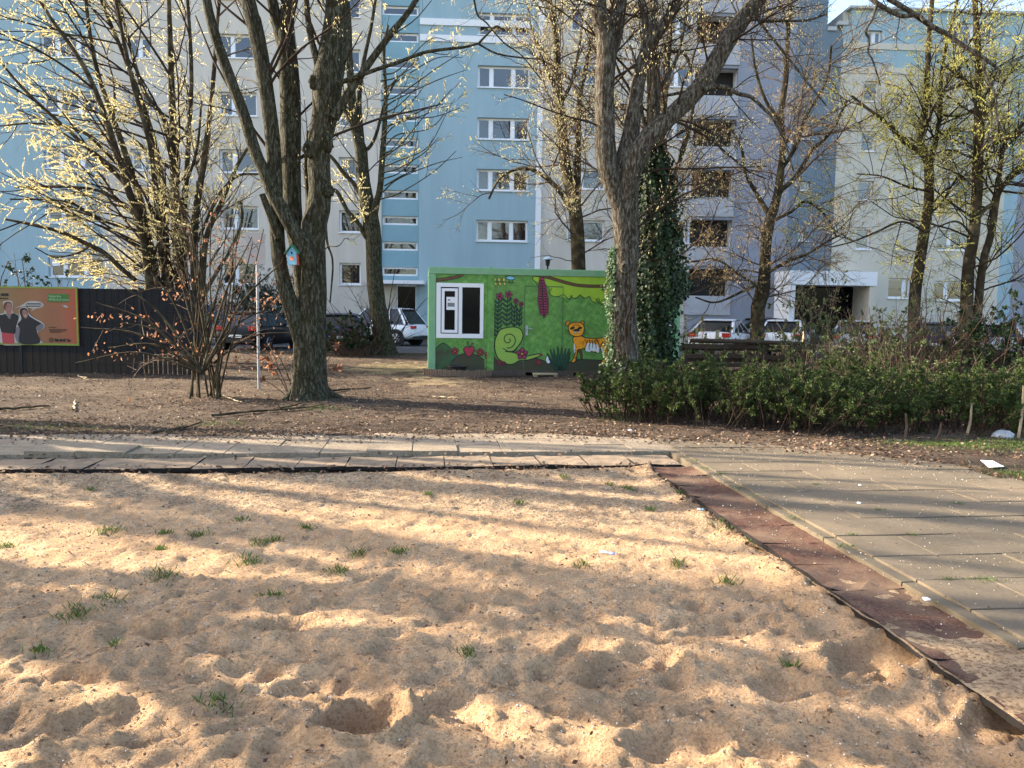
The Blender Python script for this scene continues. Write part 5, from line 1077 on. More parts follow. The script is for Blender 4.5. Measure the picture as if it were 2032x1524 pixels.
    for s_ in (-1, 1):   # rear corner posts
        pl_.poly([(xw1+.006, s_*wb, zb), (xw1+.006, s_*(wb-.09), zb), (xr1+.006, s_*(wr-.08), zr-.07), (xr1+.006, s_*wr, zr-.07)], 0)
        pl_.poly([(xw0-.006, s_*wb, zb), (xw0-.006, s_*(wb-.06), zb), (xr0-.006, s_*(wr-.05), zr-.06), (xr0-.006, s_*wr, zr-.06)], 0)
    pl_.build('pillars', paint_, root)
    for sx in (-hl+.85, hl-.85):
        for s_ in (-1, 1):
            rr = .36 if suv else .32; y0 = s_*(W_/2-.20); y1 = s_*(W_/2+.005)
            wh = empty('wheel', (sx, 0, rr)); wh.parent = root
            t_ = MB(); t_.cyl((0, y0, 0), (0, y1, 0), rr, rr, 20, 0); t_.build('tyre', M['tyre'], wh, bevel=.02)
            t_ = MB(); t_.cyl((0, y1-s_*.01, 0), (0, y1+s_*.012, 0), rr*.62, rr*.58, 16, 0)
            for k in range(5): a = k*1.2566; t_.box(-.025, .025, min(y1+s_*.012, y1+s_*.02), max(y1+s_*.012, y1+s_*.02), .05, rr*.55, 1, Matrix.Rotation(a, 4, 'Y'))
            t_.build('rim', [M['rim'], M['trim']], wh)
            ar = MB(); ar.cyl((sx, y1-s_*.12, rr), (sx, y1-s_*.012, rr), rr+.06, rr+.06, 18, 0); ar.build('wheel_arch', M['trim'], root)
    bp = MB(); bp.box(hl-.06, hl+.03, -W_/2*.78, W_/2*.78, .30, .46); bp.build('bumper', M['trim'], root, bevel=.02); bp = MB(); bp.box(-hl-.03, -hl+.06, -W_/2*.62, W_/2*.62, .30, .44); bp.build('bumper', M['trim'], root, bevel=.02)
    for s_ in (-1, 1):
        y0, y1 = sorted((s_*W_/2*.56, s_*W_/2*.90)); q_ = MB(); q_.box(hl-.14, hl+.012, y0, y1, .80 if suv else .76, .93 if suv else .92); q_.build('taillight', M['lamp_red'], root, bevel=.015)
        y0, y1 = sorted((s_*W_/2*.42, s_*W_/2*.72)); q_ = MB(); q_.box(-hl-.0, -hl+.22, y0, y1, .58, .71); q_.build('headlight', M['lamp_clear'], root, bevel=.015)
        y0, y1 = sorted((s_*W_/2*.98, s_*(W_/2+.16))); q_ = MB(); q_.box(xw0+.25, xw0+.38, y0, y1, b+.03, b+.17); q_.build('wing_mirror', paint_, root, bevel=.02)
    q_ = MB(); q_.box(hl+.031, hl+.037, -.26, .26, .50, .61); q_.build('number_plate', M['plate'], root)
    q_ = MB(); q_.box(-hl-.037, -hl-.031, -.26, .26, .33, .44); q_.build('number_plate', M['plate'], root)
    return root
def paintm(name, c): m = mat(name, c, .3, spec=.4 if c[0] > .2 else .2); m.node_tree.nodes['Principled BSDF'].inputs['Coat Weight'].default_value = (.35 if c[0] > .2 else .05); m.node_tree.nodes['Principled BSDF'].inputs['Coat Roughness'].default_value = .05; return m
PW = paintm('paint_white', (.74, .75, .77)); PB = paintm('paint_black', (.012, .013, .016)); PN = paintm('paint_navy', (.01, .018, .06)); PS = paintm('paint_silver', (.40, .41, .43)); PD = paintm('paint_grey', (.03, .035, .04))
zc = .058
def cpos(px, Y): return (at(px, 640, Y)[0], Y, zc)
car(cpos(519, 30.4), R(-98), PB, 'black hatchback seen from behind with red tail lamps, past the street sign pole', L=4.2, H_=1.5, estate=True)
car(cpos(452, 34.5), R(-150), PD, 'dark van-like car half hidden behind the black hatchback', L=4.7, H_=1.78, suv=True)
car(cpos(680, 30.8), R(-84), PN, 'dark blue car between the big left trunk and the evergreen bush', L=4.3, H_=1.46)
car(cpos(752, 36.2), R(-22), PW, 'white sport utility car near the block entrance, left of the green cabin', L=4.6, W_=1.9, H_=1.74, suv=True)
car(cpos(1436, 31.0), R(-120), PW, 'white car just right of the cabin behind the pallets', L=4.2, H_=1.45)
car(cpos(1560, 31.2), R(-116), PW, 'white hatchback with a red tail lamp behind the right end of the pallets', L=4.1, H_=1.46)
car(cpos(1535, 36.5), R(178), PD, 'dark car whose roof shows between the two white hatchbacks', L=4.5, H_=1.55)
car(cpos(1705, 31.4), R(-118), PS, 'silver car hidden behind the leafy bushes at the right', L=4.4, H_=1.48, estate=True)
car(cpos(1858, 33.0), R(-118), PN, 'dark car between the two slender right hand trees', L=4.3, H_=1.45)
car(cpos(1950, 29.8), R(-104), PS, 'silver estate car behind the rightmost trees', L=4.4, H_=1.46, estate=True)

# ================================================================== TREES AND SHRUBS
def limb(pts, Y, n=14, ext=0.0, extw=.6):
    """pts: (photo x, photo y, diameter in photo px, depth shift) along the limb, met at distance Y (+shift)"""
    P_ = []; r_ = []
    for p in pts:
        dy = p[3] if len(p) > 3 else 0; q = at(p[0], p[1], Y+dy); P_.append(q); r_.append(p[2]/2*(Y+dy)/F)
    if ext:
        a = np.array(P_[-1]); b_ = np.array(P_[-2]); d = norm(a-b_)+np.array([0, 0, .35]); d = norm(d); P_.append(tuple(a+d*ext*.5)); r_.append(r_[-1]*(1+extw)/2); P_.append(tuple(a+d*ext)); r_.append(r_[-1]*extw)
    return resample(P_, r_, n)
def tree(name, label, limbs, spec_, bark, twig, cat=None, catmat=None, ncat=0, group=None, sides=12, bumpy=.08, category='tree', catlen=(.035, .06), catw=.009, leafy=None, root_at=None, hang=True, limb_n=16, catzone=None):
    arrs = [limb(*l) if isinstance(l, tuple) else l for l in limbs]
    x0, y0, z0 = arrs[0][0][0]; root = empty(name, (float(x0), float(y0), float(z0)), 0, label, category, group); off = np.array([x0, y0, z0])
    P_ = [resample(a[0], a[1], 26) for a in arrs]; PP = np.stack([p[0] for p in P_]); RR_ = np.stack([p[1] for p in P_])
    V, Q = tubes(PP, RR_, sides, bumpy); link('trunk', np_mesh('trunk', V-off, Q, 4, bark, smooth=True), root)
    par = (PP, RR_); thick = []; thin = []; last = None
    for i, sp in enumerate(spec_):
        c = spawn(par[0], par[1], **sp)
        if len(c[0]) == 0: break
        (thick if i == 0 else thin).append(tubes(c[0], c[1], 5 if i == 0 else 3)); par = c; last = c
    if thick: V, Q = merge(thick); link('branches', np_mesh('branches', V-off, Q, 4, twig, smooth=True), root)['kind'] = 'stuff'
    if thin: V, Q = merge(thin); link('twigs', np_mesh('twigs', V-off, Q, 4, twig), root)['kind'] = 'stuff'
    if ncat and last is not None:
        C, T = sample_on(last[0], ncat)
        if catzone is not None: k = catzone(C); C, T = C[k], T[k]
        D = norm(np.stack([rng.normal(size=len(C))*.3, rng.normal(size=len(C))*.3, -np.ones(len(C))], 1)) if hang else norm(T+rng.normal(size=T.shape)*.6)
        V, Q = diamonds(C, D, rng.uniform(*catlen, len(C)), catw); link('catkins', np_mesh('catkins', V-off, Q, 4, catmat), root)['kind'] = 'stuff'
    return root, par, off
S1 = dict(per_m=1.6, ang=(35, 65), lfac=(.25, .5), lmin=.6, lmax=4, k=8, wander=.10, bias=(0, 0, .15), t0=.25)
S2 = dict(per_m=4.0, ang=(28, 60), lfac=(.35, .7), lmin=.3, lmax=1.8, k=6, wander=.13, bias=(0, 0, .05), t0=.15)
S3 = dict(per_m=6.0, ang=(28, 60), lfac=(.4, .8), lmin=.12, lmax=.7, k=3, wander=.15, bias=(0, 0, .0), t0=.1)
def S(d, **k): e = dict(d); e.update(k); return e

# big many-stemmed tree on the left
Y1 = 13.25
T1 = [([(617, 812, 100), (617, 790, 80), (615, 760, 66), (615, 700, 64), (615, 655, 62), (620, 610, 56), (623, 570, 50), (622, 520, 46), (621, 478, 46), (624, 440, 50), (635, 395, 42), (634, 345, 42), (632, 290, 46), (643, 240, 48), (648, 200, 54), (648, 160, 60), (655, 120, 50), (664, 60, 44), (668, 0, 42)], Y1, 34, 4),
      ([(610, 740, 14), (600, 680, 34), (590, 635, 38), (572, 590, 31), (560, 545, 28), (553, 500, 28), (549, 440, 28), (546, 375, 28), (543, 300, 28), (537, 240, 28), (527, 170, 28), (516, 100, 30), (503, 40, 30), (492, 0, 28)], Y1-.1, 26, 4),
      ([(616, 570, 14), (611, 525, 32), (602, 482, 30), (586, 462, 27), (562, 420, 26), (540, 380, 26), (527, 345, 24), (506, 300, 23), (486, 232, 22), (465, 177, 20), (441, 113, 20), (424, 61, 19), (409, -5, 17)], Y1-.25, 26, 3.5),
      ([(610, 690, 14, .2), (604, 640, 28, .25), (600, 570, 28, .35), (594, 500, 32, .4), (582, 430, 36, .35), (578, 341, 38, .35), (577, 250, 40, .35), (575, 170, 38, .35), (570, 100, 34, .35), (566, 50, 32, .35), (575, -10, 26, .35)], Y1, 26, 4),
      ([(571, 110, 30, .35), (555, 60, 24, .35), (540, 0, 20, .3)], Y1, 14, 3),
      ([(606, 480, 16, .5), (612, 400, 12, .6), (608, 330, 11, .7), (614, 260, 10, .7)], Y1, 14),
      ([(640, 170, 20), (632, 132, 15), (618, 80, 12), (610, 30, 12), (608, -5, 10)], Y1-.05, 14, 2.5),
      ([(660, 175, 34), (668, 130, 34), (674, 70, 28), (680, 0, 26)], Y1+.25, 14, 4),
      ([(663, 235, 20), (678, 208, 17), (702, 170, 15), (724, 138, 14), (745, 108, 13), (783, 58, 12), (827, -2, 10)], Y1-.2, 20, 3),
      ([(668, 168, 10), (690, 158, 8.5), (721, 147, 8), (755, 135, 7.5), (789, 124, 7), (830, 108, 6.5), (858, 101, 6), (900, 96, 5.5), (925, 93, 5), (950, 86, 4)], Y1-.3, 24),
      ([(949, 87, 4.5), (965, 70, 4), (985, 52, 3.5), (1000, 62, 3)], Y1-.4, 12),
      ([(949, 87, 4), (985, 106, 3.5), (1030, 114, 3), (1080, 118, 2)], Y1-.4, 12),
      ([(940, -5, 4), (948, 30, 3.5), (965, 45, 3), (1000, 85, 3), (1035, 110, 2.5), (1075, 160, 2)], Y1-.6, 16),
      ([(553, 472, 16, -.1), (533, 420, 13, -.25), (520, 385, 12, -.35)], Y1-.15, 8),
      ([(645, 345, 5), (648, 470, 5, .1), (660, 520, 4), (655, 600, 3)], Y1+.6, 12)]
P_burls = [(614, 297, .13), (650, 285, .12), (615, 437, .12), (648, 378, .10), (624, 165, .12), (622, 590, .05), (655, 380, .09)]
t1, _, off1 = tree('beech_tree', 'big many-stemmed tree with burls and mossy bark carrying the blue bird house', T1,
                   [S(S1, per_m=.55, t0=.35, lmax=3.4, bias=(0, 0, .1)), S(S2, per_m=2.2), S(S3, per_m=6)], M['bark'], M['twig'], sides=22, bumpy=.055, ncat=1500, catmat=M['catkin'])
def burl(root, off, px, py, Y, r, m):
    q = np.array(at(px, py, Y)); b2 = bmesh.new(); bmesh.ops.create_icosphere(b2, subdivisions=3, radius=r); g = np.random.default_rng(int(px))
    ph = g.uniform(0, 6, 3)
    for v in b2.verts:
        n_ = v.co.normalized(); v.co *= 1+.12*math.sin(5*n_.x+ph[0])*math.sin(6*n_.z+ph[1])+.05*math.sin(11*n_.z+ph[2]); v.co.x *= .8; v.co.z *= 1.15
        fr = max(0, -n_.y); v.co.y += r*.55*max(0, fr-.85)/.15     # hollow centre of the old cut
        v.co += Vector(q-off)
    me = bpy.data.meshes.new('burl'); b2.to_mesh(me); b2.free(); me.materials.append(m); me.polygons.foreach_set('use_smooth', [True]*len(me.polygons)); link('burl', me, root)
for px, py, r in P_burls: burl(t1, off1, px, py, Y1-.12, r, M['bark'])
# root flare
def flare(root, off, cx_, cy_, r, n, m, seed):
    g = np.random.default_rng(seed); parts_ = []
    for i in range(n):
        a = 2*math.pi*i/n+g.uniform(-.2, .2); L_ = r*g.uniform(1.5, 2.3); p = [(cx_+math.cos(a)*r*.35, cy_+math.sin(a)*r*.35, .55), (cx_+math.cos(a)*r*.85, cy_+math.sin(a)*r*.85, .16), (cx_+math.cos(a)*L_, cy_+math.sin(a)*L_, -.06)]
        P_, r_ = resample(p, [r*.30, r*.30, r*.14], 9); V, Q = tubes(P_[None], r_[None], 9, .08); parts_.append((V, Q))
    V, Q = merge(parts_); link('roots', np_mesh('roots', V-off, Q, 4, m, smooth=True), root)
flare(t1, off1, *gnd(615, 795), .33, 7, M['bark'], 1)

# forked tree in front of the cabin, its long right limb arching back into the frame
Y2 = 16.6
T2 = [([(1243, 775, 76), (1242, 740, 62), (1241, 700, 52), (1238, 650, 50), (1238, 600, 48), (1241, 540, 48), (1243, 480, 49), (1241, 420, 52), (1238, 380, 56), (1243, 340, 56), (1248, 300, 44), (1254, 250, 30), (1266, 170, 26), (1276, 120, 26), (1288, 85, 27), (1283, 40, 18), (1272, -5, 14)], Y2, 34, 3),
      ([(1242, 450, 14), (1230, 408, 30), (1215, 358, 40), (1203, 307, 41), (1201, 240, 38), (1200, 170, 37), (1204, 110, 38), (1200, 70, 34), (1190, 30, 32), (1186, -5, 31)], Y2-.1, 24, 5),
      ([(1205, 110, 36), (1216, 70, 36), (1222, 30, 36), (1228, -5, 34)], Y2+.1, 14, 5),
      ([(1288, 90, 22), (1302, 68, 22), (1318, 50, 22), (1333, 22, 22), (1344, -5, 20)], Y2, 14, 4),
      ([(1243, 400, 16), (1250, 350, 40), (1268, 304, 42), (1285, 275, 37), (1312, 248, 35), (1341, 222, 33), (1372, 192, 33), (1400, 158, 34), (1418, 128, 36), (1433, 102, 34), (1452, 68, 33), (1474, 38, 32), (1505, -2, 31), (1560, -70, 26, -.3), (1640, -110, 18, -1), (1720, -80, 13, -1.6), (1763, -10, 10, -2)], Y2-.2, 34),
      ([(1700, -30, 9, -1.8), (1740, 6, 9, -2), (1787, 31, 8, -2), (1822, 30, 7, -2.1), (1835, 43, 6, -2.2)], Y2, 14),
      ([(1763, -3, 10, -2), (1785, 10, 9.5, -2), (1811, 26, 9.5, -2), (1835, 43, 9, -2), (1858, 57, 9, -2), (1882, 69, 8.5, -2), (1911, 90, 8, -2.1), (1951, 114, 7, -2.2), (1982, 138, 5, -2.2)], Y2, 20),
      ([(1740, 10, 6, -2), (1731, 36, 5, -2), (1718, 62, 5, -2), (1725, 80, 4, -2), (1723, 104, 4, -2), (1733, 123, 3, -2), (1747, 170, 2.5, -2)], Y2, 16),
      ([(1951, 114, 5, -2.2), (1956, 150, 5, -2.2), (1975, 190, 4, -2.2), (1978, 230, 3.5, -2.2), (1990, 262, 3, -2.2)], Y2, 12),
      ([(1396, 177, 10), (1418, 172, 9), (1440, 174, 8.5), (1465, 186, 8), (1491, 193, 7), (1513, 213, 6.5), (1536, 239, 5.5), (1560, 290, 4), (1575, 340, 3)], Y2-.4, 22),
      ([(1368, 181, 7), (1340, 186, 6), (1307, 192, 5)], Y2+.1, 10),
      ([(1372, 150, 7), (1366, 120, 6), (1352, 103, 6), (1330, 98, 6), (1312, 88, 6)], Y2+.1, 12),
      ([(1455, 60, 6), (1490, 40, 5), (1530, 42, 5), (1600, 40, 4), (1640, 28, 4)], Y2-.6, 14),
      ([(1497, 30, 6), (1520, 60, 5), (1560, 110, 4.5), (1600, 160, 4), (1640, 210, 3)], Y2-.7, 16),
      ([(1218, 118, 5), (1232, 150, 6), (1245, 170, 5), (1258, 200, 4)], Y2+.3, 10)]
t2, _, off2 = tree('beech_tree', 'tall forked trunk with ivy on its sunny left side, in front of the green cabin', T2,
                   [S(S1, per_m=1.3, t0=.25, lmax=3.4, bias=(.05, -.05, -.05)), S(S2, per_m=4.4), S(S3, per_m=8)], M['bark_beech'], M['twig'], sides=22, bumpy=.05, ncat=9000, catmat=M['catkin'], catw=.012)
burl(t2, off2, 1240, 532, Y2-.22, .13, M['bark_beech']); flare(t2, off2, at(1243, 740, Y2)[0], Y2, .30, 7, M['bark_beech'], 2)
for i, pts in enumerate(([(1250, 700, 3), (1247, 640, 3), (1258, 600, 3), (1252, 560, 3), (1258, 520, 2.5), (1245, 490, 2)], [(1246, 720, 3), (1240, 650, 2.5), (1251, 600, 2), (1243, 572, 2)])):
    P_, r_ = limb(pts, Y2-.28-.02*i, 20); V, Q = tubes(P_[None], r_[None], 5, .1); link('ivy_stem', np_mesh('ivy_stem', V-off2, Q, 4, M['twig_brown'], smooth=True), t2)
def ivy_leaves(n, path, rad, m, name, parent, off, size=(.04, .085), side=None):
    """leaves on a sleeve around a path [(x,y,z)..] of radii"""
    P_ = np.array(path); u = rng.random(n)*(len(P_)-1)*.999; i = u.astype(int); f = (u-i)[:, None]; c = P_[i]*(1-f)+P_[i+1]*f; rd = np.interp(u, np.arange(len(rad)), rad)
    a = rng.uniform(0, 6.283, n) if side is None else rng.normal(side[0], side[1], n)
    lump = 1+2.1*fbm(c[:, 2]*1.3+5*np.cos(a), a*1.1, 3, 91); r = rd*lump*(.62+.5*rng.random(n)+.25*(rng.random(n) < .08))
    O = np.stack([np.cos(a), np.sin(a), rng.normal(size=n)*.25], 1); C = c+O*np.array([1, 1, .3])*r[:, None]
    Nn = norm(O+rng.normal(size=(n, 3))*.45+np.array([0, 0, .3])); D = norm(np.stack([rng.normal(size=n)*.5, rng.normal(size=n)*.5, -np.ones(n)*.9], 1)+O*.3); L = rng.uniform(*size, n)
    V, Q = leaves(C, D, Nn, L, L*.95); o = link(name, np_mesh(name, V-off, Q, 4, m), parent); o['kind'] = 'stuff'; return o
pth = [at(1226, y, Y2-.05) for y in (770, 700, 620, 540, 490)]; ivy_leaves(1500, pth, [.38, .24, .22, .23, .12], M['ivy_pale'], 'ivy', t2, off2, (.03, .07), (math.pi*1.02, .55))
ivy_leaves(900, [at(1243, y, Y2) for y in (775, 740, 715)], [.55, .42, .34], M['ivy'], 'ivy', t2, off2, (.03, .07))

# ivy covered trunk just behind
Y3 = 18.0
T3 = [([(1300, 760, 40), (1302, 700, 36), (1300, 600, 34), (1298, 500, 32), (1297, 400, 30), (1297, 273, 27), (1297, 170, 25), (1292, 68, 26), (1294, -5, 24)], Y3, 26, 5), ([(1296, 200, 10), (1320, 160, 8), (1345, 110, 7), (1360, 40, 6), (1365, 0, 5)], Y3, 12, 2), ([(1294, 280, 8), (1275, 230, 7), (1268, 150, 6), (1250, 90, 5)], Y3, 12)]
t3, _, off3 = tree('ivy_clad_tree', 'straight trunk wrapped in dark ivy right behind the forked tree', T3, [S(S1, per_m=.9, t0=.45, lmax=2.6), S(S2, per_m=4.4), S(S3, per_m=6)], M['bark_beech'], M['twig'], sides=14, ncat=2500, catmat=M['catkin'])
ivy_leaves(14000, [at(x_, y, Y3-.05) for x_, y in ((1290, 760), (1288, 690), (1292, 620), (1302, 550), (1302, 480), (1306, 420), (1302, 370), (1296, 320), (1296, 270))], [.50, .42, .44, .58, .50, .46, .38, .30, .10], M['ivy'], 'ivy', t3, off3, (.035, .11))
ivy_leaves(700, [at(1338, y, Y3) for y in (600, 570, 530)], [.15, .32, .2], M['ivy'], 'ivy', t3, off3, (.04, .10))
P_, r_ = limb([(1300, 560, 6), (1340, 590, 5), (1372, 640, 4), (1400, 600, 3), (1440, 560, 2)], Y3-.2, 16)

# slim tree left of the cabin with fans of fine twigs
Y4 = 27.0
T4 = [([(767, 714, 60), (764, 690, 40), (757, 640, 35), (748, 600, 34), (743, 540, 31), (742, 500, 30), (740, 470, 32), (734, 430, 34), (726, 390, 26), (719, 345, 24), (716, 300, 26), (705, 262, 16), (690, 225, 13), (672, 190, 12), (664, 120, 10), (660, 50, 9), (655, 0, 8)], Y4, 30, 3),
      ([(716, 300, 20), (704, 239, 17), (697, 170, 15), (693, 100, 13), (691, 40, 12), (688, 0, 11)], Y4, 18, 3), ([(720, 320, 14), (716, 260, 11), (712, 200, 10), (720, 130, 8), (735, 60, 7), (745, 0, 6)], Y4+.2, 16, 2),
      ([(738, 445, 18), (746, 405, 14), (754, 375, 12), (759, 307, 11), (764, 239, 9), (765, 180, 8), (762, 102, 6), (770, 50, 5)], Y4-.2, 20), ([(728, 471, 12), (708, 440, 10), (690, 420, 9), (670, 382, 8), (655, 372, 7), (640, 340, 5)], Y4-.1, 16),
      ([(718, 389, 10), (700, 362, 9), (680, 341, 8), (658, 312, 7), (630, 290, 5)], Y4+.2, 14), ([(722, 300, 8), (735, 290, 7), (748, 262, 6), (765, 200, 5), (790, 150, 4)], Y4, 14)]
fan = []
for i in range(20):
    y0_ = 395-i*13; x_end = 800+rng.uniform(20, 130); fan.append(([(755+4*(i % 3), y0_, 3.2), (790, y0_-8-rng.uniform(0, 26), 2.4), ((790+x_end)/2+10, y0_-30-rng.uniform(0, 40), 1.8), (x_end, y0_-35-rng.uniform(10, 75), 1.0)], Y4-.4-rng.uniform(0, 1.4), 12))
tree('hornbeam_tree', 'slim tree with fans of fine twigs, left of the green cabin by the white car', T4+fan, [S(S1, per_m=1.0, t0=.35, lmax=2.2), S(S2, per_m=4.4, lmin=.4, bias=(.06, 0, .04)), S(S3, per_m=6, lmin=.2)], M['bark'], M['twig'], sides=12, ncat=14000, catmat=M['catkin'], catw=.0125, catlen=(.05, .08))

# trees behind the cabin
tree('hornbeam_tree', 'slender tree with two stems rising straight behind the green cabin roof', [([(1150, 690, 32), (1150, 600, 30), (1148, 519, 28), (1145, 443, 27), (1138, 392, 24), (1125, 341, 22), (1119, 290, 21), (1114, 239, 20), (1107, 170, 16), (1105, 102, 13), (1100, 51, 11), (1090, 0, 9)], 28.5, 26, 3), ([(1145, 425, 16), (1146, 341, 13), (1148, 239, 12), (1151, 188, 10), (1165, 120, 8), (1175, 60, 7), (1180, 0, 6)], 28.6, 18, 2),
      ([(1135, 425, 10), (1118, 392, 9), (1093, 362, 8), (1059, 338, 7), (1025, 336, 6), (991, 355, 5), (970, 395, 4)], 28.2, 18), ([(1109, 190, 8), (1090, 150, 7), (1070, 100, 5), (1050, 40, 4)], 28.5, 12), ([(1112, 210, 7), (1135, 160, 6), (1150, 90, 5), (1158, 20, 4)], 28.5, 12)],
     [S(S1, per_m=2.9, t0=.12, abs_len=(1.0, 3.8), wander=.17, ang=(40, 80), k=9, bias=(0, 0, .03)), S(S2, per_m=4.4), S(S3, per_m=8, lmin=.2)], M['bark_far'], M['twig_brown'], ncat=34000, catmat=M['catkin'], catw=.0125, catlen=(.04, .07))
tree('hornbeam_tree', 'dark thin trunk behind the right end of the green cabin', [([(1335, 700, 26), (1332, 600, 24), (1330, 520, 22), (1326, 440, 22), (1318, 350, 20), (1315, 250, 16), (1322, 150, 12), (1330, 60, 10), (1335, 0, 8)], 26.5, 22, 3), ([(1322, 400, 10), (1345, 330, 8), (1370, 250, 6), (1380, 170, 5)], 26.4, 12)],
     [S(S1, per_m=2.9, t0=.12, abs_len=(1.0, 3.8), wander=.17, ang=(40, 80), k=9, bias=(0, 0, .03)), S(S2, per_m=4.4), S(S3, per_m=6)], M['bark_far'], M['twig_brown'], ncat=9000, catmat=M['catkin_rust'], catw=.0125, catlen=(.04, .07))
tree('hornbeam_tree', 'leaning pale-based trunk with yellow catkins rising behind the pallets', [([(1500, 700, 30), (1503, 664, 28), (1504, 611, 27), (1514, 578, 30), (1517, 546, 22), (1519, 500, 20), (1523, 460, 20), (1531, 425, 20), (1542, 392, 16), (1549, 341, 14), (1554, 290, 13), (1549, 239, 12), (1553, 200, 11), (1560, 150, 10), (1562, 80, 8), (1570, 0, 7)], 27.0, 28, 3), ([(1529, 430, 12), (1508, 395, 8), (1480, 345, 7), (1470, 290, 5), (1440, 240, 4)], 27.1, 14),
      ([(1548, 380, 10), (1580, 350, 8), (1610, 300, 7), (1650, 260, 6), (1680, 200, 5)], 26.9, 14), ([(1545, 345, 8), (1580, 290, 7), (1600, 230, 6), (1640, 160, 5), (1650, 90, 4)], 27.0, 14), ([(1552, 250, 8), (1520, 200, 6), (1500, 140, 5), (1490, 70, 4)], 27.0, 12), ([(1531, 440, 6), (1570, 420, 6), (1600, 400, 5), (1640, 430, 4), (1660, 470, 3)], 26.8, 12), ([(1518, 545, 7), (1560, 520, 6), (1600, 505, 5), (1640, 480, 4), (1680, 460, 3)], 26.8, 12), ([(1516, 560, 5), (1470, 580, 5), (1420, 600, 4), (1380, 590, 3)], 26.6, 12), ([(1516, 575, 5), (1460, 540, 4), (1420, 515, 4), (1370, 520, 3)], 26.8, 12)],
     [S(S1, per_m=2.9, t0=.12, abs_len=(1.0, 3.8), wander=.17, ang=(40, 80), k=9, bias=(0, 0, .03)), S(S2, per_m=4.4), S(S3, per_m=8, lmin=.2)], M['bark_far'], M['twig_brown'], ncat=34000, catmat=M['catkin_rust'], catw=.0125, catlen=(.04, .07))
tree('hornbeam_tree', 'slender tree with green-yellow catkins, left one of the right hand pair', [([(1812, 690, 26), (1814, 613, 22), (1818, 560, 22), (1825, 520, 20), (1833, 462, 19), (1842, 410, 18), (1844, 332, 17), (1834, 305, 15), (1826, 283, 13), (1832, 250, 12), (1838, 200, 11), (1842, 100, 9), (1850, 0, 8)], 25.5, 26, 3), ([(1832, 305, 11), (1805, 288, 10), (1778, 263, 9), (1750, 236, 7), (1723, 216, 5), (1690, 190, 4)], 25.4, 14), ([(1844, 345, 10), (1850, 310, 10), (1857, 280, 9), (1862, 250, 9), (1866, 225, 8), (1868, 150, 7), (1880, 80, 6), (1900, 0, 5)], 25.6, 18, 2),
      ([(1835, 460, 5), (1790, 440, 4), (1740, 460, 4), (1690, 480, 3), (1650, 490, 2.5)], 25.2, 12), ([(1846, 380, 5), (1800, 370, 4), (1750, 350, 3), (1700, 345, 2.5)], 25.1, 12), ([(1838, 430, 5), (1870, 400, 4), (1900, 350, 3), (1930, 320, 2.5)], 25.3, 12), ([(1866, 228, 5), (1900, 230, 4.5), (1930, 220, 4), (1960, 180, 3)], 25.4, 10)],
     [S(S1, per_m=2.9, t0=.12, abs_len=(1.0, 3.8), wander=.17, ang=(40, 80), k=9, bias=(0, 0, .03)), S(S2, per_m=4.4), S(S3, per_m=8, lmin=.2)], M['bark_far'], M['twig'], ncat=56000, catmat=M['catkin_green'], catw=.0125, catlen=(.04, .07))
tree('hornbeam_tree', 'thicker tree with green-yellow catkins, right one of the right hand pair', [([(1918, 700, 28), (1918, 613, 23), (1919, 560, 22), (1922, 520, 21), (1932, 462, 20), (1938, 393, 20), (1940, 310, 19), (1943, 241, 18), (1943, 190, 16), (1942, 120, 13), (1938, 60, 11), (1935, 0, 10)], 24.5, 26, 3), ([(1930, 690, 20), (1938, 640, 17), (1942, 600, 16), (1951, 517, 14), (1968, 462, 13), (1975, 407, 12), (1985, 375, 11), (2007, 352, 9), (2040, 320, 7)], 24.4, 20, 2), ([(1983, 380, 9), (1984, 345, 8), (1988, 310, 8), (1998, 277, 7), (2026, 250, 6), (2050, 230, 5)], 24.4, 14), ([(1936, 437, 9), (1955, 415, 8), (1972, 403, 7)], 24.4, 8), ([(1944, 200, 10), (1920, 165, 8), (1890, 140, 7), (1860, 120, 5)], 24.4, 12),
      ([(1940, 300, 7), (1965, 290, 6), (1995, 275, 6)], 24.2, 8), ([(1943, 240, 7), (1975, 200, 5), (2000, 150, 4), (2030, 110, 3)], 24.5, 10), ([(1932, 470, 5), (1900, 440, 4), (1860, 450, 3)], 24.2, 10)],
     [S(S1, per_m=2.9, t0=.12, abs_len=(1.0, 3.8), wander=.17, ang=(40, 80), k=9, bias=(0, 0, .03)), S(S2, per_m=4.4), S(S3, per_m=8, lmin=.2)], M['bark_far'], M['twig'], ncat=54000, catmat=M['catkin_green'], catw=.0125, catlen=(.04, .07))

# left cluster: leaning hornbeam stems full of yellow catkins
Y6 = 21.5
def leftc(name, label, base, stems, Y, nc, arms=(), extra=1.0):
    L_ = [(([(base[0]+(s[0][0]-base[0])*.5, base[1], s[0][2]*1.25)]+[tuple(p) for p in s]), Y+rng.uniform(-.5, .5), 24, 2.5) for s in stems]+[(list(a), Y-.2, 16) for a in arms]
    return tree(name, label, L_, [S(S1, per_m=1.5*extra, t0=.1, abs_len=(1.6, 4.2), bias=(-.22, 0, .02), ang=(30, 65), wander=.06), S(S2, per_m=2.6, bias=(-.16, 0, -.02), lmin=.7, lfac=(.35, .6), wander=.08), S(S3, per_m=4.0, lmin=.22, k=3, bias=(-.08, 0, -.04))], M['bark_far'], M['twig'], ncat=nc, catmat=M['catkin'], catw=.0085, catlen=(.035, .065), catzone=lambda C: rng.random(len(C)) < np.clip((-5.0-C[:, 0])/5.5, .12, 1))
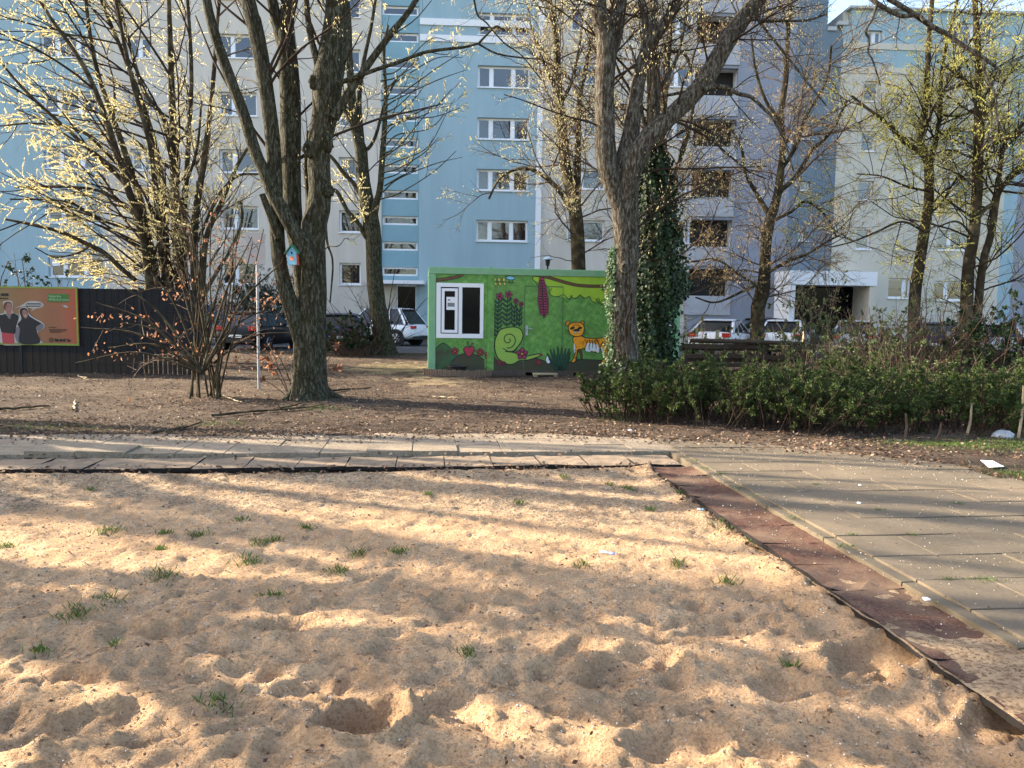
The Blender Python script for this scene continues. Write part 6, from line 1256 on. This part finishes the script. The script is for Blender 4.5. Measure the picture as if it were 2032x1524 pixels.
leftc('hornbeam_tree', 'leaning many-stemmed tree behind the fence with bright yellow catkins, leftmost', (318, 700), [[(300, 600, 17), (290, 500, 16), (275, 440, 14), (240, 330, 13), (205, 220, 11), (160, 120, 9), (90, 20, 6)], [(310, 600, 16), (285, 430, 14), (262, 345, 12), (230, 250, 10), (190, 130, 8), (170, 0, 6)], [(322, 610, 14), (270, 400, 9), (180, 300, 8), (60, 190, 6), (0, 120, 4)], [(335, 600, 13), (318, 480, 12), (300, 300, 10), (262, 160, 8), (230, 0, 6)]], Y6, 105000,
      arms=[[(268, 555, 9), (238, 530, 9), (205, 500, 8.5), (160, 478, 8), (120, 460, 7), (60, 445, 6), (10, 435, 4)], [(265, 425, 6), (200, 380, 5.5), (120, 370, 5), (30, 372, 4)], [(282, 460, 6), (210, 440, 5), (130, 400, 4), (20, 395, 3)], [(238, 330, 6), (160, 260, 5), (70, 245, 4), (0, 250, 3)], [(180, 485, 4), (160, 500, 3.5), (110, 510, 3), (70, 492, 2)]])
leftc('hornbeam_tree', 'upright stems with sparse yellow catkins behind the right end of the dark fence', (372, 700), [[(345, 620, 15), (330, 500, 14), (320, 350, 13), (290, 230, 11), (250, 120, 8), (200, 0, 6)], [(360, 620, 18), (350, 450, 17), (345, 300, 15), (340, 150, 12), (335, 0, 8)], [(375, 640, 14), (352, 420, 12), (330, 250, 11), (285, 180, 8), (250, 60, 6)], [(372, 630, 12), (365, 480, 11), (372, 320, 9), (380, 150, 8), (372, 0, 6)]], Y6+1, 60000, extra=.9)
tree('hornbeam_tree', 'thin branching tree between the dark fence and the street sign', [([(398, 710, 20), (395, 640, 16), (385, 520, 15), (388, 430, 13), (400, 350, 12), (420, 200, 9), (430, 60, 7), (435, 0, 6)], 21, 22, 2), ([(400, 660, 14), (402, 560, 12), (410, 470, 11), (440, 400, 9), (470, 330, 7), (500, 280, 5)], 20.8, 18), ([(396, 600, 9), (430, 540, 7), (455, 500, 6), (480, 440, 5), (478, 400, 4)], 20.7, 14), ([(392, 480, 6), (430, 395, 6), (470, 350, 5), (520, 345, 4)], 20.9, 12), ([(390, 560, 8), (372, 480, 7), (360, 400, 6), (390, 300, 5), (400, 200, 4)], 21.1, 14)],
     [S(S1, per_m=2.2, t0=.15, lmax=2.6), S(S2, per_m=4.4), S(S3, per_m=6, lmin=.2)], M['bark_far'], M['twig_brown'], ncat=22000, catmat=M['catkin'], catw=.011)

# undergrowth shrubs built stem by stem
SHR_FLAT = True
def shrub(name, label, cx_, cy_, rx, ry, h, nst, m_leaf, nleaf, leafs=(.03, .05), aspect=.5, z0=None, spread=.5, m_tw=None, levels=2, category='shrub', rs=.008, group=None, lean=(0, 0), d2=5, d3=6, leafd=.8, upright=False, top=None, cut=None, flat=False):
    a = rng.uniform(0, 6.283, nst); q = np.sqrt(rng.random(nst)); bx = cx_+np.cos(a)*q*rx; by = cy_+np.sin(a)*q*ry; bz = np.asarray(floor_z(bx, by)) if z0 is None else np.full(nst, z0)
    k = 7; D = norm(np.stack([np.cos(a)*spread*q+rng.normal(size=nst)*.18+lean[0], np.sin(a)*spread*q+rng.normal(size=nst)*.18+lean[1], np.ones(nst)], 1)); L = h*rng.uniform(.5, 1.2, nst)*(1-.25*q)
    P_ = np.zeros((nst, k, 3)); P_[:, 0] = np.stack([bx, by, bz-.03], 1); cur = D
    for i in range(1, k): cur = norm(cur+rng.normal(size=(nst, 3))*.10+np.array([0, 0, .06 if upright else -.03])); P_[:, i] = P_[:, i-1]+cur*(L/(k-1))[:, None]
    R_ = rs*np.linspace(1.3, .5, k)[None]*rng.uniform(.6, 1.4, (nst, 1))
    root = empty(name, (cx_, cy_, float(bz.mean())), 0, label, category, group); off = np.array([cx_, cy_, float(bz.mean())])
    V, Q = tubes(P_, R_, 5); link('stems', np_mesh('stems', V-off, Q, 4, m_tw or M['twig_brown']), root)['kind'] = 'stuff'
    par = (P_, R_); tw = []; allp = []
    for i in range(levels):
        c = spawn(par[0], par[1], per_m=d2 if i == 0 else d3, ang=(25, 65), lfac=(.25, .55), lmin=.08, lmax=.9, k=4, wander=.15, bias=(0, 0, .12), t0=.25, rmin=.0025); tw.append(tubes(c[0], c[1], 3)); allp.append(c[0]); par = c
    if tw: V, Q = merge(tw); link('twigs', np_mesh('twigs', V-off, Q, 4, m_tw or M['twig_brown']), root)['kind'] = 'stuff'
    if nleaf:
        C, T = sample_on(allp[-1], nleaf)
        if cut is not None: kk = cut(C); C, T = C[kk], T[kk]
        nn = len(C); Dl = norm(T*.6+rng.normal(size=(nn, 3))*leafd); Nn = norm(rng.normal(size=(nn, 3))*.6+np.array([0, 0, 1])); Ll = rng.uniform(*leafs, nn); V, Q = (diamonds(C, Dl, Ll, Ll*aspect) if (flat or len(C) > 5000) else leaves(C, Dl, Nn, Ll, Ll*aspect)); link('foliage', np_mesh('foliage', V-off, Q, 4, m_leaf), root)['kind'] = 'stuff'
    return root
def gp(px, Y): return at(px, 700, Y)[0]
# evergreen hedge: five planted clumps grown together
hz = [(1272, 11.9, .8, 1.25, .80, 'low front left end of the dark green hedge, under the ivy leaved trunk'), (1375, 11.6, .95, 1.45, .90, 'hedge clump below the right end of the green cabin'), (1530, 11.3, .95, 1.4, .90, 'hedge clump in front of the wooden pallets'), (1690, 11.2, .95, 1.3, .90, 'dark hedge clump in front of the makeshift timber rail'), (1850, 11.2, .9, 1.2, .84, 'hedge clump beneath the right hand pair of slender trees'), (2010, 11.2, .9, 1.2, .95, 'hedge clump at the right edge of the view')]
for px, Y, rx, ry, h, lab in hz:
    shrub('hedge_shrub', lab, gp(px, Y), Y, rx, ry, h, 150, M['hedge'], 47000, (.024, .048), .36, spread=.42, d2=11, d3=11, flat=True, rs=.006, m_tw=M['twig'], category='hedge', group='evergreen hedge along the path', leafd=.7)
# leafy and bare shrubs behind the hedge
shrub('leafy_shrub', 'loose leafy green shrub in front of the white portico', gp(1665, 17.5), 17.5, .8, .7, 2.6, 34, M['shrub_green'], 9000, (.03, .055), .5, spread=.35, rs=.011, d2=4, d3=5)
shrub('leafy_shrub', 'tangled green shrub left of the left slender tree', gp(1752, 16.5), 16.5, .8, .8, 1.7, 40, M['shrub_green'], 8000, (.03, .055), .5, spread=.4, rs=.010, d2=4, d3=5)
shrub('bare_shrub', 'broom of bare brown stems between the two slender right hand trees', gp(1862, 15.5), 15.5, .35, .35, 2.5, 95, M['shrub_green'], 900, (.02, .04), .5, spread=.75, rs=.011, d2=2.2, d3=3, m_tw=M['twig_brown'])
shrub('bare_shrub', 'thicket of thin bare stems above the weedy undergrowth, left of the left slender tree', gp(1765, 14.8), 14.8, .7, .4, 1.9, 60, M['shrub_green'], 1200, (.02, .04), .5, spread=.5, rs=.008, d2=3, d3=3.5)
shrub('bare_shrub', 'thicket of thin bare stems at the right before the silver estate car', gp(1965, 14.6), 14.6, .8, .4, 1.8, 60, M['shrub_green'], 1800, (.02, .04), .5, spread=.5, rs=.008, d2=3, d3=3.5)
shrub('holly_shrub', 'dark glossy shrub at the right edge behind the hedge', gp(2015, 14.2), 14.2, .55, .6, 1.95, 40, M['ivy'], 9000, (.04, .07), .6, spread=.4, rs=.011, d2=4.5, d3=5)
shrub('leafy_shrub', 'low weedy shrubs with fresh leaves in front of the silver car at the right', gp(1960, 15.8), 15.8, 1.2, .9, 1.5, 80, M['shrub_green'], 12000, (.03, .05), .5, spread=.4, rs=.008)
shrub('leafy_shrub', 'weedy green undergrowth around the makeshift timber rail', gp(1640, 14.2), 14.2, 1.3, .9, 1.0, 70, M['shrub_green'], 11000, (.025, .045), .5, spread=.4)
shrub('leafy_shrub', 'weedy undergrowth between the hedge and the bare broom shrub', gp(1800, 13.8), 13.8, 1.3, .8, 1.35, 80, M['shrub_green'], 14000, (.025, .045), .5, spread=.4)
for px, Y, lab in ((1422, 23.5, 'clump of small evergreen leaves before the white car next to the cabin'), (1545, 24.0, 'thin evergreen shoots before the white hatchback'), (1700, 23.5, 'green bush before the silver car at the right'), (1780, 24, 'green bush below the left slender tree')):
    shrub('leafy_shrub', lab, gp(px, Y), Y, .9, .5, 1.5, 34, M['shrub_green'], 4200, (.035, .06), .5, spread=.35, rs=.009, d2=4, d3=4)
shrub('evergreen_bush', 'dense dark evergreen bush between the blue car and the slim tree', gp(708, 26.6), 26.6, .75, .6, 1.35, 90, M['ivy'], 15000, (.045, .075), .5, spread=.6, rs=.012, d2=5, d3=5)
shrub('bare_shrub', 'bare upright shrub in front of the white sport utility car', gp(745, 27.6), 27.6, .5, .4, 3.1, 26, M['shrub_green'], 0, spread=.65, rs=.016, d2=2.2, d3=3, m_tw=M['twig'])
shrub('leafy_shrub', 'dark leafy shrub peeping over the fence behind the banner', gp(45, 21), 21, 2.0, .6, 2.9, 60, M['ivy'], 9000, (.05, .08), .5, spread=.3, rs=.014, d2=3, d3=4)
shrub('conifer_bush', 'dark conifer bush behind the street sign pole against the cream wall', gp(520, 36.5), 36.5, .8, .6, 3.5, 70, M['conifer'], 16000, (.08, .13), .3, spread=.3, rs=.02, d2=4, d3=5)
# multi-stemmed shrub with clinging brown leaves
gx, gy = gnd(405, 792); sh = []
for i in range(16):
    x0_ = 405+rng.uniform(-32, 38); tx = x0_+rng.uniform(-75, 95); sh.append(([(x0_, 795, rng.uniform(3, 6)), (x0_+(tx-x0_)*.25+rng.uniform(-8, 8), 700, 4), (x0_+(tx-x0_)*.6+rng.uniform(-10, 10), 580, 3), (tx, 470+rng.uniform(-60, 60), 1.6)], gy+rng.uniform(-.4, .4), 16))
for (ex, ey) in ((160, 650), (190, 600), (215, 690), (150, 720), (240, 640), (230, 560), (560, 520), (540, 610), (500, 470), (590, 660), (300, 540), (260, 740)): sh.append(([(400, 740, 5), ((400+ex)/2, (720+ey)/2-20, 4), (ex, ey, 2)], gy+rng.uniform(-.9, .5), 14))
br_, par_, of_ = tree('beech_shrub', 'many-stemmed brown shrub with clinging dead leaves in front of the fence', sh, [S(S1, per_m=1.7, lmax=1.3, lmin=.35, t0=.25, bias=(0, 0, 0)), S(S2, per_m=3, lmax=.6, lmin=.2), S(S3, per_m=3.5, lmax=.3, lmin=.1)], M['bark_far'], M['twig_brown'], sides=6, category='shrub')
cl_ = np.array([at(px, py, gy+d_) for px, py, d_ in ((470, 515, -.2), (440, 520, 0), (500, 545, -.3), (450, 590, .1), (520, 600, -.3), (545, 590, .2), (250, 632, -.3), (270, 630, -.2), (310, 650, .1), (330, 665, -.2), (190, 628, -.4), (340, 690, 0), (370, 680, .1), (290, 660, -.1), (420, 700, -.3), (450, 715, -.2), (470, 700, 0), (500, 660, -.3), (530, 690, -.1), (560, 700, 0), (480, 620, -.2), (400, 690, -.5), (565, 560, .1), (390, 560, .2), (350, 580, .3), (500, 720, -.2), (540, 720, .1), (230, 700, -.3), (260, 700, -.2), (350, 720, -.2), (520, 640, 0), (430, 480, .2), (460, 480, 0))])
ci = rng.integers(0, len(cl_), 430); C = cl_[ci]+rng.normal(size=(430, 3))*np.array([.16, .22, .07]); C2, _t = sample_on(par_[0], 90); C = np.concatenate([C, C2]); nn = len(C)
D = norm(rng.normal(size=(nn, 3))*.6+np.array([0, 0, -.8])); V, Q = leaves(C, D, norm(rng.normal(size=(nn, 3))), rng.uniform(.045, .075, nn), .032); link('dead_leaves', np_mesh('dead_leaves', V-of_, Q, 4, M['dead_leaf']), br_)['kind'] = 'stuff'
# sprouts at the foot of the big trunk
q = gnd(585, 795); shrub('sprout_shrub', 'dead leafy sprouts beside the big left trunk', q[0], q[1]+.05, .14, .1, 1.25, 16, M['dead_leaf'], 420, (.05, .08), .6, spread=.5, rs=.008, d2=3, d3=3, m_tw=M['twig_brown'])

# neighbouring trees left of the view, whose shadows lie across the sand
for i, (x, y, h, r, lab) in enumerate(((-10.5, 6.6, 13, .26, 'tree left of the sandpit, nearest to it'), (-16, 12.5, 14, .24, 'tree left of the fence end'), (-12.6, 10.9, 12, .24, 'tree between the fence and the sandpit'), (-23, 12.2, 16, .32, 'far tree to the left'), (-9.6, 3.4, 11, .20, 'slim tree left of the camera'))):
    stems = [resample([(x, y, -.1), (x+.1, y, h*.25), (x-.2, y+.2, h*.6), (x+.3, y, h)], [r*1.3, r, r*.7, r*.25], 18)]
    for j in range(6):
        a = rng.uniform(0, 6.28); zb0 = h*rng.uniform(.15, .35); L_ = h*rng.uniform(.35, .6); stems.append(resample([(x, y, zb0), (x+math.cos(a)*L_*.25, y+math.sin(a)*L_*.25, zb0+L_*.4), (x+math.cos(a)*L_*.45, y+math.sin(a)*L_*.45, zb0+L_)], [r*.6, r*.45, r*.15], 14))
    tree('hornbeam_tree', 'bare '+lab+', out of the picture', [(s) for s in [list(q_) for q_ in stems]], [S(S1, per_m=1.3, t0=.25, lmax=3.4), S(S2, per_m=2.2, lmin=.4)], M['bark_far'], M['twig'], sides=8)

# ------------------------------------------------------------------ fallen sticks
parts = []
for i in range(420):
    _q = forest_xy(40); x, y = float(_q[0][0]), float(_q[1][0])
    L_ = rng.uniform(.08, .5); a = rng.uniform(0, 6.28); z = float(floor_z(x, y)); p = [(x, y, z+.012), (x+math.cos(a)*L_*.5, y+math.sin(a)*L_*.5+rng.normal()*.02, z+.02+rng.random()*.02), (x+math.cos(a)*L_, y+math.sin(a)*L_, float(floor_z(x+math.cos(a)*L_, y+math.sin(a)*L_))+.012)]
    P_, r_ = resample(p, [.006, .005, .003], 5); parts.append(tubes(P_[None], r_[None]*rng.uniform(.6, 1.3), 4))
V, Q = merge(parts); tag(link('fallen_twigs', np_mesh('fallen_twigs', V, Q, 4, M['twig_brown'])), kind='stuff')
for i, (a, b_, w_, lab) in enumerate((((290, 868), (415, 848), .018, 'long dark stick lying just behind the left path'), ((425, 838), (640, 812), .02, 'long dark branch lying before the big left trunk'), ((0, 820), (95, 812), .022, 'dark stick on the leaf litter at the left edge'), ((146, 822), (150, 800), .016, 'short pale stick left of the brown shrub'), ((430, 788), (480, 808), .014, 'pale twig at the foot of the brown shrub'), ((640, 785), (735, 775), .022, 'dark root-like branch right of the big left trunk'), ((860, 795), (905, 800), .012, 'pale twig on the bare soil before the cabin'), ((155, 752), (175, 757), .012, 'pale broken stick in front of the banner'), ((560, 820), (640, 800), .014, 'thin stick touching the big trunk root'))):
    p0, p1 = gnd(*a), gnd(*b_); n_ = 7; t_ = np.linspace(0, 1, n_); x = p0[0]+(p1[0]-p0[0])*t_+rng.normal(size=n_)*.025; y = p0[1]+(p1[1]-p0[1])*t_+rng.normal(size=n_)*.025; z = np.asarray(floor_z(x, y))+.02+.02*rng.random(n_)
    P_, r_ = resample(np.stack([x, y, z], 1), np.linspace(w_, w_*.5, n_), 20); V, Q = tubes(P_[None], r_[None], 6, .12); tag(link('fallen_stick', np_mesh('fallen_stick', V, Q, 4, M['wood_pale'] if 'pale' in lab else M['bark_far'], smooth=True)), lab, 'stick')
